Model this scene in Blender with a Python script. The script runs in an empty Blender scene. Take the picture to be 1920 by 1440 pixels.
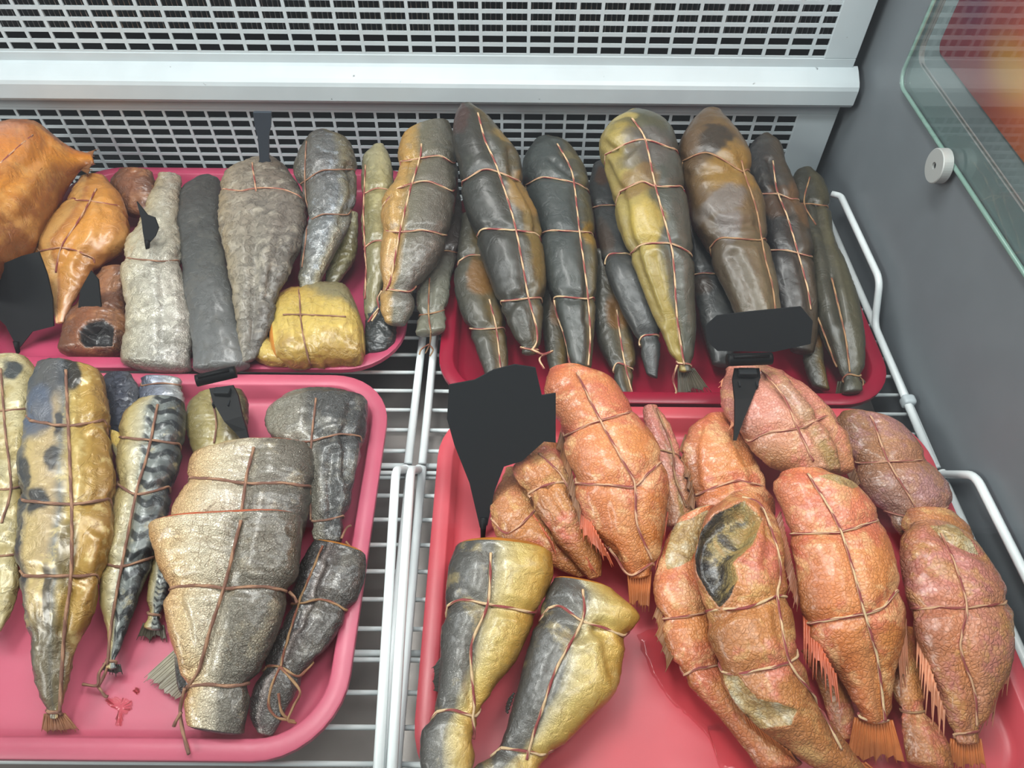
import bpy, bmesh, math, random
import numpy as np
from mathutils import Vector, Matrix, noise
from mathutils.bvhtree import BVHTree

random.seed(7)
SC = bpy.context.scene
COL = SC.collection

# ------------------------------------------------------------------ camera
FPX, PITCH, ROLL, CH = 1360.0, math.radians(50.4), math.radians(0.5), 0.60
FW = np.array([0, math.cos(PITCH), -math.sin(PITCH)])
RT = np.array([1.0, 0, 0])
UP = np.cross(RT, FW)
CAMP = np.array([0, 0, CH])
cd = bpy.data.cameras.new('camera')
cam = bpy.data.objects.new('camera', cd)
COL.objects.link(cam)
cd.sensor_width = 36.0
cd.lens = 36.0 * FPX / 1920.0
cd.clip_start = 0.01
_c, _s = math.cos(ROLL), math.sin(ROLL)
_X = _c * RT + _s * UP
_Y = -_s * RT + _c * UP
_M = Matrix(((_X[0], _Y[0], -FW[0], 0), (_X[1], _Y[1], -FW[1], 0), (_X[2], _Y[2], -FW[2], CH), (0, 0, 0, 1)))
cam.matrix_world = _M
SC.camera = cam


def ray(px, py):
    u = (px - 960) / FPX
    v = (720 - py) / FPX
    u, v = u * _c - v * _s, u * _s + v * _c
    return FW + u * RT + v * UP


def atz(px, py, z):
    d = ray(px, py)
    return CAMP + d * ((z - CH) / d[2])


def aty(px, py, y):
    d = ray(px, py)
    return CAMP + d * (y / d[1])


def atx(px, py, x):
    d = ray(px, py)
    return CAMP + d * (x / d[0])


# ------------------------------------------------------------------ world, lamps, exposure
SC.view_settings.view_transform = 'Standard'
SC.view_settings.look = 'None'
SC.view_settings.exposure = -0.18
SC.view_settings.gamma = 1.0
SC.view_settings.use_curve_mapping = False
SC.cycles.use_denoising = True
SC.cycles.max_bounces = 8
SC.cycles.transparent_max_bounces = 12
SC.cycles.caustics_reflective = False
SC.cycles.caustics_refractive = False

W = bpy.data.worlds.new('shop')
SC.world = W
W.use_nodes = True
W.node_tree.nodes['Background'].inputs[0].default_value = (0.86, 0.93, 1.0, 1)
W.node_tree.nodes['Background'].inputs[1].default_value = 0.30


def area(name, loc, target, sx, sy, power, color=(1, 1, 1)):
    l = bpy.data.lights.new(name, 'AREA')
    l.shape = 'RECTANGLE'
    l.size, l.size_y, l.energy, l.color = sx, sy, power, color
    o = bpy.data.objects.new(name, l)
    o.location = loc
    d = Vector(target) - Vector(loc)
    o.rotation_euler = d.to_track_quat('-Z', 'Y').to_euler()
    COL.objects.link(o)
    return o


area('case_lamp', (-0.05, 0.45, 0.70), (-0.05, 0.48, 0.0), 1.5, 0.10, 5.6, (0.95, 0.99, 1.0))
area('ceiling_or_fill_lamp', (-2.2, -0.8, 1.6), (0.0, 0.5, 0.1), 1.2, 0.6, 58.0, (1.0, 0.97, 0.93))
area('ceiling_or_fill_lamp', (-0.5, 0.75, 2.0), (0.6, 0.9, 0.1), 1.0, 0.3, 26.0, (1.0, 0.98, 0.95))  # unseen fill lamp added to brighten the neighbouring case and its picture
area('ceiling_or_fill_lamp', (0.5, 0.1, 2.3), (0.2, 0.5, 0.0), 1.3, 0.35, 22.0, (1.0, 0.98, 0.95))


# ------------------------------------------------------------------ material helpers
def lin(c):
    r = []
    for v in c:
        v = v / 255.0
        r.append(v / 12.92 if v <= 0.04045 else ((v + 0.055) / 1.055) ** 2.4)
    return (r[0], r[1], r[2], 1.0)


class NT:
    def __init__(self, name):
        self.m = bpy.data.materials.new(name)
        self.m.use_nodes = True
        self.t = self.m.node_tree
        self.b = self.t.nodes['Principled BSDF']
        self.out = self.t.nodes['Material Output']

    def n(self, typ, **kw):
        nd = self.t.nodes.new(typ)
        for k, v in kw.items():
            if isinstance(k, str) and hasattr(nd, k):
                setattr(nd, k, v)
        return nd

    def l(self, a, b):
        self.t.links.new(a, b)

    def put(self, sock, v):
        if isinstance(v, (int, float, tuple, list)):
            sock.default_value = v
        else:
            self.l(v, sock)

    def math(self, op, a, b=0.0, c=None, clamp=False):
        nd = self.n('ShaderNodeMath', operation=op, use_clamp=clamp)
        self.put(nd.inputs[0], a)
        self.put(nd.inputs[1], b)
        if c is not None:
            self.put(nd.inputs[2], c)
        return nd.outputs[0]

    def mix(self, f, a, b, mode='MIX'):
        nd = self.n('ShaderNodeMix', data_type='RGBA', blend_type=mode)
        self.put(nd.inputs[0], f)
        self.put(nd.inputs[6], a)
        self.put(nd.inputs[7], b)
        return nd.outputs[2]

    def ramp(self, f, stops, interp='LINEAR'):
        nd = self.n('ShaderNodeValToRGB')
        nd.color_ramp.interpolation = interp
        e = nd.color_ramp.elements
        while len(e) < len(stops):
            e.new(0.5)
        for i, (p, c) in enumerate(stops):
            e[i].position = p
            e[i].color = c
        self.l(f, nd.inputs[0])
        return nd.outputs[0]

    def smooth(self, f, lo, hi):
        nd = self.n('ShaderNodeMapRange', interpolation_type='SMOOTHSTEP')
        self.put(nd.inputs[0], f)
        nd.inputs[1].default_value = lo
        nd.inputs[2].default_value = hi
        return nd.outputs[0]

    def noise(self, vec, scale, detail=3.0, rough=0.55, dist=0.0):
        nd = self.n('ShaderNodeTexNoise')
        if vec is not None:
            self.l(vec, nd.inputs['Vector'])
        nd.inputs['Scale'].default_value = scale
        nd.inputs['Detail'].default_value = detail
        nd.inputs['Roughness'].default_value = rough
        nd.inputs['Distortion'].default_value = dist
        return nd.outputs[0]

    def bump(self, h, strength, dist=0.001, normal=None):
        nd = self.n('ShaderNodeBump')
        nd.inputs['Strength'].default_value = strength
        nd.inputs['Distance'].default_value = dist
        self.l(h, nd.inputs['Height'])
        if normal is not None:
            self.l(normal, nd.inputs['Normal'])
        return nd.outputs[0]


def plain(name, col, rough=0.5, metal=0.0, bump=0.0, bscale=200.0, var=0.0, spec=0.5, coat=0.0, dirt=None):
    T = NT(name)
    tc = T.n('ShaderNodeTexCoord').outputs['Object']
    c = lin(col)
    if var > 0:
        f = T.noise(tc, 22.0, 4.0)
        d = tuple(x * (1 - var) for x in c[:3]) + (1,)
        cc = T.mix(T.smooth(f, 0.35, 0.65), c, d)
    else:
        cc = None
    if dirt:
        f = T.noise(tc, dirt[1], 5.0, 0.6)
        cc = T.mix(T.math('MULTIPLY', T.smooth(f, dirt[2], dirt[2] + 0.04), dirt[3]), cc if cc is not None else c, lin(dirt[0]))
    if cc is not None:
        T.l(cc, T.b.inputs['Base Color'])
    else:
        T.b.inputs['Base Color'].default_value = c
    T.b.inputs['Roughness'].default_value = rough
    T.b.inputs['Metallic'].default_value = metal
    T.b.inputs['Specular IOR Level'].default_value = spec
    T.b.inputs['Coat Weight'].default_value = coat
    if bump > 0:
        T.l(T.bump(T.noise(tc, bscale, 3.0), bump), T.b.inputs['Normal'])
    return T.m


def skin(name, ramp, spots=(), mott=None, mott2=None, scale=None, scale_bump=0.35, scale_edge=0.0, wrinkle=0.5, wscale=90.0,
         rough=0.36, metal=0.0, bands=None, tstops=None, tmixf=0.7, coat=0.4, edge_noise=0.12, fine=0.25, mul=1.0, crackle=None):
    """fish skin. ramp: colours across the fish (left to right); spots: (s,t,rs,rt,colour,amount)"""
    T = NT(name)
    tcn = T.n('ShaderNodeTexCoord')
    obj = tcn.outputs['Object']
    sep = T.n('ShaderNodeSeparateXYZ')
    T.l(tcn.outputs['UV'], sep.inputs[0])
    s, t = sep.outputs[0], sep.outputs[1]
    n1 = T.noise(obj, 38.0, 4.0, 0.6)
    n2 = T.noise(obj, 17.0, 3.0, 0.6)
    sd = T.math('ADD', s, T.math('MULTIPLY', T.math('SUBTRACT', n1, 0.5), edge_noise * 2.2))
    td = T.math('ADD', t, T.math('MULTIPLY', T.math('SUBTRACT', n2, 0.5), edge_noise * 2.0))
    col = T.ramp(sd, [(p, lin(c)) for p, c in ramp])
    if tstops:
        col = T.mix(tmixf, col, T.ramp(td, [(p, lin(c)) for p, c in tstops]))
    if mott:
        c, sc, lo, hi, am = mott
        f = T.smooth(T.noise(obj, sc, 5.0, 0.65), lo, hi)
        col = T.mix(T.math('MULTIPLY', f, am), col, lin(c))
    if mott2:
        c, sc, lo, hi, am = mott2
        f = T.smooth(T.noise(obj, sc, 5.0, 0.65, 0.6), lo, hi)
        col = T.mix(T.math('MULTIPLY', f, am), col, lin(c))
    for (ss, tt, rs, rt_, c, am) in spots:
        a = T.math('DIVIDE', T.math('SUBTRACT', sd, ss), rs)
        b = T.math('DIVIDE', T.math('SUBTRACT', td, tt), rt_)
        d = T.math('SQRT', T.math('ADD', T.math('MULTIPLY', a, a), T.math('MULTIPLY', b, b)))
        f = T.math('MULTIPLY', T.smooth(d, 1.15, 0.65), am)
        col = T.mix(f, col, lin(c))
    if bands:
        c, freq, slo, shi, am = bands
        w = T.math('SINE', T.math('MULTIPLY', T.math('ADD', T.math('ADD', t, T.math('MULTIPLY', T.math('SUBTRACT', n1, 0.5), 0.05)), T.math('MULTIPLY', T.math('SINE', T.math('MULTIPLY', s, 16.0)), 0.012)), freq))
        f = T.math('MULTIPLY', T.smooth(w, 0.0, 0.6), T.math('MULTIPLY', T.smooth(sd, slo, shi), am))
        col = T.mix(f, col, lin(c))
    # torn skin with bare flesh, and opened belly lining
    at = T.n('ShaderNodeAttribute', attribute_name='torn')
    nb = T.noise(obj, 70.0, 4.0, 0.65)
    fm = T.smooth(T.math('ADD', at.outputs['Fac'], T.math('MULTIPLY', T.math('SUBTRACT', nb, 0.5), 0.7)), 0.45, 0.6)
    col = T.mix(T.math('MULTIPLY', fm, T.smooth(at.outputs['Fac'], 0.02, 0.1)), col, T.ramp(nb, [(0.3, lin((136, 104, 62))), (0.5, lin((190, 158, 104))), (0.66, lin((206, 194, 164)))]))
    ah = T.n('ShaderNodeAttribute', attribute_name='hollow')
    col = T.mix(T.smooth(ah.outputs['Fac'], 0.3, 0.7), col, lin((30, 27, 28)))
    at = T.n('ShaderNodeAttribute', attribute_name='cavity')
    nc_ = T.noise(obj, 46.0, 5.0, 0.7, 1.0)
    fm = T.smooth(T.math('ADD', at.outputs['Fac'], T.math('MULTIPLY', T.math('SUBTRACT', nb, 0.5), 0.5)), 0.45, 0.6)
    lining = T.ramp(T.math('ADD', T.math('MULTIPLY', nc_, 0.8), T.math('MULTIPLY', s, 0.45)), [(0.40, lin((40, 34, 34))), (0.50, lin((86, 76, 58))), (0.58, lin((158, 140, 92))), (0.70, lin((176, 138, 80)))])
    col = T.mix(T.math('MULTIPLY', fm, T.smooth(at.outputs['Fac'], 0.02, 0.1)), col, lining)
    # fine tonal grain
    g = T.noise(obj, 420.0, 3.0, 0.7)
    col = T.mix(fine, col, T.ramp(g, [(0.3, (0.35, 0.33, 0.3, 1)), (0.7, (1, 1, 1, 1))]), 'MULTIPLY')
    if mul != 1.0:
        col = T.mix(1.0, col, (mul, mul, mul, 1), 'MULTIPLY')
    nrm = None
    if crackle:
        wv = T.n('ShaderNodeVectorMath', operation='ADD')
        nzc = T.n('ShaderNodeTexNoise')
        T.l(obj, nzc.inputs['Vector'])
        nzc.inputs['Scale'].default_value = 60.0
        sc_ = T.n('ShaderNodeVectorMath', operation='SCALE')
        T.l(nzc.outputs['Color'], sc_.inputs[0])
        sc_.inputs['Scale'].default_value = 0.02
        T.l(obj, wv.inputs[0])
        T.l(sc_.outputs[0], wv.inputs[1])
        vc = T.n('ShaderNodeTexVoronoi', feature='DISTANCE_TO_EDGE')
        T.l(wv.outputs[0], vc.inputs['Vector'])
        vc.inputs['Scale'].default_value = crackle[0]
        ck = T.smooth(vc.outputs['Distance'], 0.0, 0.05)
        am_ = T.math('MULTIPLY', T.math('SUBTRACT', 1.0, ck), T.math('MULTIPLY', T.smooth(n2, 0.35, 0.6), crackle[1]))
        col = T.mix(am_, col, T.mix(1.0, col, (0.42, 0.33, 0.25, 1), 'MULTIPLY'))
        nrm = T.bump(ck, 0.35, 0.0012)
    wn = T.noise(obj, wscale, 5.0, 0.62, 0.8)
    rid = T.math('SUBTRACT', 1.0, T.math('ABSOLUTE', T.math('MULTIPLY', T.math('SUBTRACT', wn, 0.5), 5.0)), clamp=True)
    hgt = T.math('ADD', T.math('MULTIPLY', wn, 0.9), T.math('MULTIPLY', rid, 0.16))
    if scale:
        v = T.n('ShaderNodeTexVoronoi', feature='DISTANCE_TO_EDGE')
        T.l(obj, v.inputs['Vector'])
        v.inputs['Scale'].default_value = scale
        e = T.smooth(v.outputs['Distance'], 0.0, 0.22)
        if scale_edge > 0:
            col = T.mix(T.math('MULTIPLY', T.math('SUBTRACT', 1.0, e), scale_edge), col, T.mix(1.0, col, (0.45, 0.33, 0.25, 1), 'MULTIPLY'))
        nrm = T.bump(e, scale_bump, 0.0007, nrm)
    nrm = T.bump(hgt, wrinkle, 0.0045, nrm)
    T.l(nrm, T.b.inputs['Normal'])
    T.l(col, T.b.inputs['Base Color'])
    r = T.math('ADD', rough - 0.08, T.math('MULTIPLY', n1, 0.2))
    T.l(r, T.b.inputs['Roughness'])
    T.b.inputs['Metallic'].default_value = metal
    T.b.inputs['Coat Weight'].default_value = coat
    T.b.inputs['Coat Roughness'].default_value = 0.2
    return T.m


# ------------------------------------------------------------------ object helpers
def tag(o, label=None, cat=None, group=None, kind=None):
    if label:
        o['label'] = label
    if cat:
        o['category'] = cat
    if group:
        o['group'] = group
    if kind:
        o['kind'] = kind
    return o


def empty(name, loc, label=None, cat=None, group=None, kind=None):
    o = bpy.data.objects.new(name, None)
    o.empty_display_size = 0.02
    o.location = loc
    COL.objects.link(o)
    return tag(o, label, cat, group, kind)


def link(name, me, mats, parent=None, smooth=True, origin=None):
    """mesh in world coordinates -> object with its origin set, parented without moving"""
    if not isinstance(mats, (list, tuple)):
        mats = [mats]
    for m in mats:
        me.materials.append(m)
    if origin is None:
        c8 = np.array([v.co[:] for v in me.vertices])
        origin = (c8.min(0) + c8.max(0)) / 2
    org = Vector(origin)
    me.transform(Matrix.Translation(-org))
    if smooth:
        me.polygons.foreach_set('use_smooth', [True] * len(me.polygons))
    o = bpy.data.objects.new(name, me)
    COL.objects.link(o)
    if parent is not None:
        o.parent = parent
        po = Vector((0, 0, 0))
        q = parent
        while q is not None:
            po = po + Vector(q.location)
            q = q.parent
        o.location = org - po
    else:
        o.location = org
    return o


def mesh(verts, faces, name='mesh'):
    me = bpy.data.meshes.new(name)
    me.from_pydata([tuple(map(float, v)) for v in verts], [], faces)
    me.update()
    return me


def box(x0, x1, y0, y1, z0, z1, bev=0.0, seg=2):
    bm = bmesh.new()
    bmesh.ops.create_cube(bm, size=1.0)
    for v in bm.verts:
        v.co = Vector(((x0 + x1) / 2 + v.co.x * (x1 - x0), (y0 + y1) / 2 + v.co.y * (y1 - y0), (z0 + z1) / 2 + v.co.z * (z1 - z0)))
    if bev > 0:
        bmesh.ops.bevel(bm, geom=bm.edges[:], offset=bev, segments=seg, affect='EDGES', profile=0.5)
    me = bpy.data.meshes.new('box')
    bm.to_mesh(me)
    bm.free()
    return me


def catmull(P, n):
    P = np.array(P, float)
    if len(P) == 2:
        return np.array([P[0] + (P[1] - P[0]) * i / (n - 1) for i in range(n)])
    d = np.r_[0, np.cumsum(np.linalg.norm(np.diff(P[:, :], axis=0), axis=1) + 1e-9)]
    Q = np.vstack([2 * P[0] - P[1], P, 2 * P[-1] - P[-2]])
    out = []
    for x in np.linspace(0, d[-1], n):
        i = min(max(np.searchsorted(d, x, 'right') - 1, 0), len(P) - 2)
        t = (x - d[i]) / (d[i + 1] - d[i])
        p0, p1, p2, p3 = Q[i], Q[i + 1], Q[i + 2], Q[i + 3]
        m1, m2 = (p2 - p0) * 0.42, (p3 - p1) * 0.42
        out.append((2 * t**3 - 3 * t**2 + 1) * p1 + (t**3 - 2 * t**2 + t) * m1 + (-2 * t**3 + 3 * t**2) * p2 + (t**3 - t**2) * m2)
    return np.array(out)


def tube(P, r, sides=8, twist=0.0, taper=None, cap=True):
    """tube along points; twist: two strand lay with that pitch"""
    P = np.array(P, float)
    n = len(P)
    V, F, UV = [], [], []
    T = np.gradient(P, axis=0)
    T /= np.linalg.norm(T, axis=1)[:, None] + 1e-12
    ref = np.array([0, 0, 1.0]) if abs(T[0][2]) < 0.9 else np.array([1.0, 0, 0])
    a = np.cross(T[0], ref)
    a /= np.linalg.norm(a)
    L = 0.0
    for i in range(n):
        if i:
            L += np.linalg.norm(P[i] - P[i - 1])
        a = a - T[i] * np.dot(a, T[i])
        a /= np.linalg.norm(a) + 1e-12
        b = np.cross(T[i], a)
        rr = r if taper is None else r * taper(i / (n - 1))
        for k in range(sides):
            th = 2 * math.pi * k / sides
            q = rr
            if twist:
                q = rr * (0.72 + 0.28 * abs(math.cos(th - math.pi * L / twist)))
            V.append(P[i] + (a * math.cos(th) + b * math.sin(th)) * q)
            UV.append((L / 0.030, k / sides))
    for i in range(n - 1):
        for k in range(sides):
            F.append((i * sides + k, i * sides + (k + 1) % sides, (i + 1) * sides + (k + 1) % sides, (i + 1) * sides + k))
    if cap:
        F.append(tuple(range(sides - 1, -1, -1)))
        F.append(tuple((n - 1) * sides + k for k in range(sides)))
    me = mesh(V, F)
    uv = me.uv_layers.new(name='UVMap')
    idx = np.zeros(len(me.loops), dtype=np.int32)
    me.loops.foreach_get('vertex_index', idx)
    uv.data.foreach_set('uv', np.array(UV, dtype=np.float32)[idx].ravel())
    return me


def round_path(pts, rad, n=5):
    """polyline with rounded corners"""
    P = [np.array(p, float) for p in pts]
    out = [P[0]]
    for i in range(1, len(P) - 1):
        a, b, c = P[i - 1], P[i], P[i + 1]
        u = (a - b) / np.linalg.norm(a - b)
        v = (c - b) / np.linalg.norm(c - b)
        d = min(rad, 0.45 * np.linalg.norm(a - b), 0.45 * np.linalg.norm(c - b))
        p, q = b + u * d, b + v * d
        for k in range(n + 1):
            t = k / n
            out.append((1 - t) ** 2 * p + 2 * t * (1 - t) * b + t * t * q)
    out.append(P[-1])
    return out


def merge(meshes):
    bm = bmesh.new()
    for m in meshes:
        bm.from_mesh(m)
        bpy.data.meshes.remove(m)
    me = bpy.data.meshes.new('merged')
    bm.to_mesh(me)
    bm.free()
    return me


def prism(poly, n, th):
    """extrude a 3d polygon along n by th"""
    n = np.array(n, float)
    n /= np.linalg.norm(n)
    P = [np.array(p, float) for p in poly]
    k = len(P)
    V = P + [p + n * th for p in P]
    F = [tuple(range(k)), tuple(range(2 * k - 1, k - 1, -1))]
    for i in range(k):
        F.append((i, (i + 1) % k, k + (i + 1) % k, k + i))
    bm = bmesh.new()
    vs = [bm.verts.new(tuple(v)) for v in V]
    for f in F:
        bm.faces.new([vs[i] for i in f])
    bmesh.ops.recalc_face_normals(bm, faces=bm.faces[:])
    me = bpy.data.meshes.new('prism')
    bm.to_mesh(me)
    bm.free()
    return me


# ------------------------------------------------------------------ materials
M = {}
M['white'] = plain('white_enamel', (192, 203, 207), 0.35, bump=0.06, bscale=90, var=0.04)
M['white_worn'] = plain('worn_white_enamel', (192, 203, 207), 0.38, bump=0.08, bscale=120, var=0.05, dirt=((70, 74, 78), 70.0, 0.69, 0.8))
M['rod'] = plain('white_coated_wire', (232, 240, 241), 0.35, bump=0.1, bscale=150, var=0.05, dirt=((120, 120, 115), 260.0, 0.72, 0.6))
M['dark'] = plain('dark_cavity', (26, 30, 34), 0.8)
M['fins'] = plain('cooling_fin_metal', (150, 155, 158), 0.35, 0.8)
M['grey_wall'] = plain('grey_plastic', (112, 119, 124), 0.42, bump=0.05, bscale=60, var=0.05)
M['floor'] = plain('dull_steel', (158, 152, 148), 0.42, 0.35, bump=0.06, bscale=40, var=0.15)
M['seal_shadow'] = plain('dark_seal_and_shadow', (58, 66, 68), 0.5)
M['black'] = plain('black_plastic', (11, 12, 13), 0.5, spec=0.15)
M['board'] = plain('black_card', (30, 33, 35), 0.65, spec=0.2)
M['clamp'] = plain('brushed_steel', (176, 180, 178), 0.45, 0.2)


def glass_mat(name, tint, refl=0.04):
    T = NT(name)
    T.t.nodes.remove(T.b)
    geo = T.n('ShaderNodeNewGeometry')
    dot = T.n('ShaderNodeVectorMath', operation='DOT_PRODUCT')
    T.l(geo.outputs['Normal'], dot.inputs[0])
    T.l(geo.outputs['Incoming'], dot.inputs[1])
    c = T.math('ABSOLUTE', dot.outputs['Value'])
    f = T.math('ADD', refl, T.math('MULTIPLY', 0.96, T.math('POWER', T.math('SUBTRACT', 1.0, c, clamp=True), 5.0)), clamp=True)
    tr = T.n('ShaderNodeBsdfTransparent')
    tr.inputs[0].default_value = tint
    gl = T.n('ShaderNodeBsdfGlossy')
    gl.inputs['Roughness'].default_value = 0.0
    gl.inputs[0].default_value = (1, 1, 1, 1)
    mx = T.n('ShaderNodeMixShader')
    T.l(f, mx.inputs[0])
    T.l(tr.outputs[0], mx.inputs[1])
    T.l(gl.outputs[0], mx.inputs[2])
    T.l(mx.outputs[0], T.out.inputs[0])
    return T.m


M['glass'] = glass_mat('clear_glass', (0.985, 0.995, 0.99, 1))
M['side_glass'] = glass_mat('greenish_glass', (0.93, 0.985, 0.965, 1))
M['glass_edge'] = plain('green_glass_edge', (132, 158, 150), 0.15)


def tray_mat(name, col):
    T = NT(name)
    tc = T.n('ShaderNodeTexCoord').outputs['Object']
    f = T.noise(tc, 9.0, 4.0)
    c = tuple(x * 0.8 for x in lin(col)[:3]) + (1,)
    cc = T.mix(T.smooth(f, 0.3, 0.7), c, tuple(min(1, x * 0.86) for x in c[:3]) + (1,))
    T.l(cc, T.b.inputs['Base Color'])
    r = T.math('ADD', 0.26, T.math('MULTIPLY', T.noise(tc, 30.0, 4.0), 0.22))
    T.l(r, T.b.inputs['Roughness'])
    T.l(T.bump(T.noise(tc, 900.0, 2.0), 0.05), T.b.inputs['Normal'])
    return T.m


def twine_mat(name, a, b, duty=0.5):
    T = NT(name)
    tcn = T.n('ShaderNodeTexCoord')
    sep = T.n('ShaderNodeSeparateXYZ')
    T.l(tcn.outputs['UV'], sep.inputs[0])
    nz = T.noise(tcn.outputs['Object'], 90.0, 2.0)
    ph = T.math('FRACT', T.math('ADD', T.math('ADD', sep.outputs[0], sep.outputs[1]), T.math('MULTIPLY', nz, 0.5)))
    f = T.smooth(T.math('ABSOLUTE', T.math('SUBTRACT', ph, 0.5)), duty * 0.5 - 0.06, duty * 0.5 + 0.06)
    col = T.mix(f, lin(a), lin(b))
    col = T.mix(T.math('MULTIPLY', T.noise(tcn.outputs['Object'], 300.0, 3.0), 0.7), col, T.mix(1.0, col, (0.5, 0.42, 0.36, 1), 'MULTIPLY'))
    T.l(col, T.b.inputs['Base Color'])
    T.b.inputs['Roughness'].default_value = 0.7
    T.l(T.bump(T.noise(tcn.outputs['Object'], 1500.0, 2.0), 0.4), T.b.inputs['Normal'])
    return T.m


M['tw_rc'] = twine_mat('red_and_cream_twine', (150, 70, 70), (224, 196, 154), 0.5)
M['tw_red'] = twine_mat('dark_red_twine', (150, 74, 70), (214, 172, 136), 0.52)
M['tw_brown'] = twine_mat('brown_twine', (130, 92, 76), (170, 130, 102), 0.6)
M['tw_tan'] = twine_mat('tan_twine', (176, 140, 100), (140, 84, 66), 0.6)


# ------------------------------------------------------------------ the setting: back wall
PY = 0.867
wb = empty('wall_back', (0, PY, 0), kind='structure')


def lattice(x0, x1, z0, z1, px, pz, bx, bz, zoff, xoff, y, th):
    """perforated sheet between the limits: a bar net made of thin boxes sharing one sheet"""
    xs, zs = [], []
    x = xoff
    while x > x0:
        x -= px
    while x < x1 - 1e-6:
        a, b = max(x - bx / 2, x0), min(x + bx / 2, x1)
        if b > a:
            xs.append((a, b))
        x += px
    z = zoff
    while z > z0:
        z -= pz
    while z < z1 - 1e-6:
        a, b = max(z - bz / 2, z0), min(z + bz / 2, z1)
        if b > a:
            zs.append((a, b))
        z += pz
    gx = sorted({x0, x1, *[v for p in xs for v in p]})
    gz = sorted({z0, z1, *[v for p in zs for v in p]})
    V = [(gx_, y, gz_) for gz_ in gz for gx_ in gx]
    F = []
    nx = len(gx)

    def inside(v, L):
        return any(a - 1e-9 <= v <= b + 1e-9 for a, b in L)
    for j in range(len(gz) - 1):
        for i in range(nx - 1):
            mx_, mz_ = (gx[i] + gx[i + 1]) / 2, (gz[j] + gz[j + 1]) / 2
            if inside(mx_, xs) or inside(mz_, zs):
                F.append((j * nx + i, j * nx + i + 1, (j + 1) * nx + i + 1, (j + 1) * nx + i))
    bm = bmesh.new()
    vs = [bm.verts.new(v) for v in V]
    for f in F:
        bm.faces.new([vs[i] for i in f])
    bmesh.ops.delete(bm, geom=[v for v in bm.verts if not v.link_faces], context='VERTS')
    r = bmesh.ops.extrude_face_region(bm, geom=bm.faces[:])
    for v in [g for g in r['geom'] if isinstance(g, bmesh.types.BMVert)]:
        v.co.y += th
    bmesh.ops.recalc_face_normals(bm, faces=bm.faces[:])
    me = bpy.data.meshes.new('lattice')
    bm.to_mesh(me)
    bm.free()
    return me


XL = -1.05
GU0, GU1 = 0.1765, 0.40          # upper grille opening (bottom, top)
GXR = 0.3745
g = lattice(XL, GXR, GU0, GU1, 0.0284, 0.01285, 0.0040, 0.0043, GU0 + 0.0022 - 0.00215, 0.0445, PY, 0.002)
link('upper_grille', g, M['white_worn'], wb, smooth=False)
link('upper_grille_border', merge([box(XL, 0.4135, PY - 0.001, PY + 0.003, 0.160, GU0, 0.0008), box(GXR, 0.4135, PY - 0.001, PY + 0.003, GU0, GU1, 0.0008)]), M['white_worn'], wb, smooth=False)
GL1 = 0.1035
g = lattice(XL, 0.366, -0.065, GL1, 0.0274, 0.01305, 0.0036, 0.0036, GL1 - 0.0018, 0.0385, PY, 0.002)
link('lower_grille', g, M['white'], wb, smooth=False)
link('lower_grille_border', merge([box(XL, 0.4165, PY - 0.001, PY + 0.003, GL1, 0.126, 0.0008), box(0.366, 0.4165, PY - 0.001, PY + 0.003, -0.065, GL1, 0.0008)]), M['white'], wb, smooth=False)
# projecting ledge between the two grilles
prof = [(PY + 0.001, 0.1665), (PY - 0.006, 0.1640), (PY - 0.020, 0.1560), (PY - 0.024, 0.1525), (PY - 0.0255, 0.148), (PY - 0.0255, 0.1300), (PY - 0.022, 0.1255), (PY + 0.001, 0.1215)]
V, F = [], []
for x in (XL, 0.4195):
    V += [(x, a, b) for a, b in prof]
k = len(prof)
for i in range(k):
    F.append((i, (i + 1) % k, k + (i + 1) % k, k + i))
F += [tuple(range(k)), tuple(range(2 * k - 1, k - 1, -1))]
link('ledge', mesh(V, F), M['white_worn'], wb, smooth=False)
link('ledge_shadow_strip', box(XL, 0.417, PY - 0.006, PY - 0.001, 0.1170, 0.1225, 0.0005), M['seal_shadow'], wb, smooth=False)  # dark strip put in for the shadow line under the ledge
# evaporator behind the grille
fm = []
for i in range(235):
    x = XL + 0.01 + i * 0.0062
    fm.append(box(x, x + 0.0009, PY + 0.012, PY + 0.05, 0.196, 0.40))
tag(link('cooling_fins', merge(fm), M['fins'], wb, smooth=False), kind='stuff')
link('duct_back', box(XL, 0.44, PY + 0.055, PY + 0.06, -0.1, 0.5), M['dark'], wb, smooth=False)
for i, z in enumerate((0.232, 0.292, 0.352)):
    link('coolant_pipe', tube([(XL, PY + 0.03, z), (0.40, PY + 0.03, z)], 0.005, 10), M['fins'], wb)

# ------------------------------------------------------------------ end wall with its glass window
WX = 0.43
wr = empty('wall_right', (WX, 0.5, 0), kind='structure')
R_ = lambda cy, cz, r, a0, a1, n=6: [(cy + r * math.cos(math.radians(a0 + (a1 - a0) * i / n)), cz + r * math.sin(math.radians(a0 + (a1 - a0) * i / n))) for i in range(n + 1)]
poly = [(-0.1, -0.14), (0.95, -0.14), (0.95, 0.42), (0.770, 0.42)] + R_(0.752, 0.243, 0.018, 0, -90) + [(-0.1, 0.220)]
link('end_panel', prism([(WX, a, b) for a, b in poly], (1, 0, 0), 0.006), M['grey_wall'], wr, smooth=False)
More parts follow.
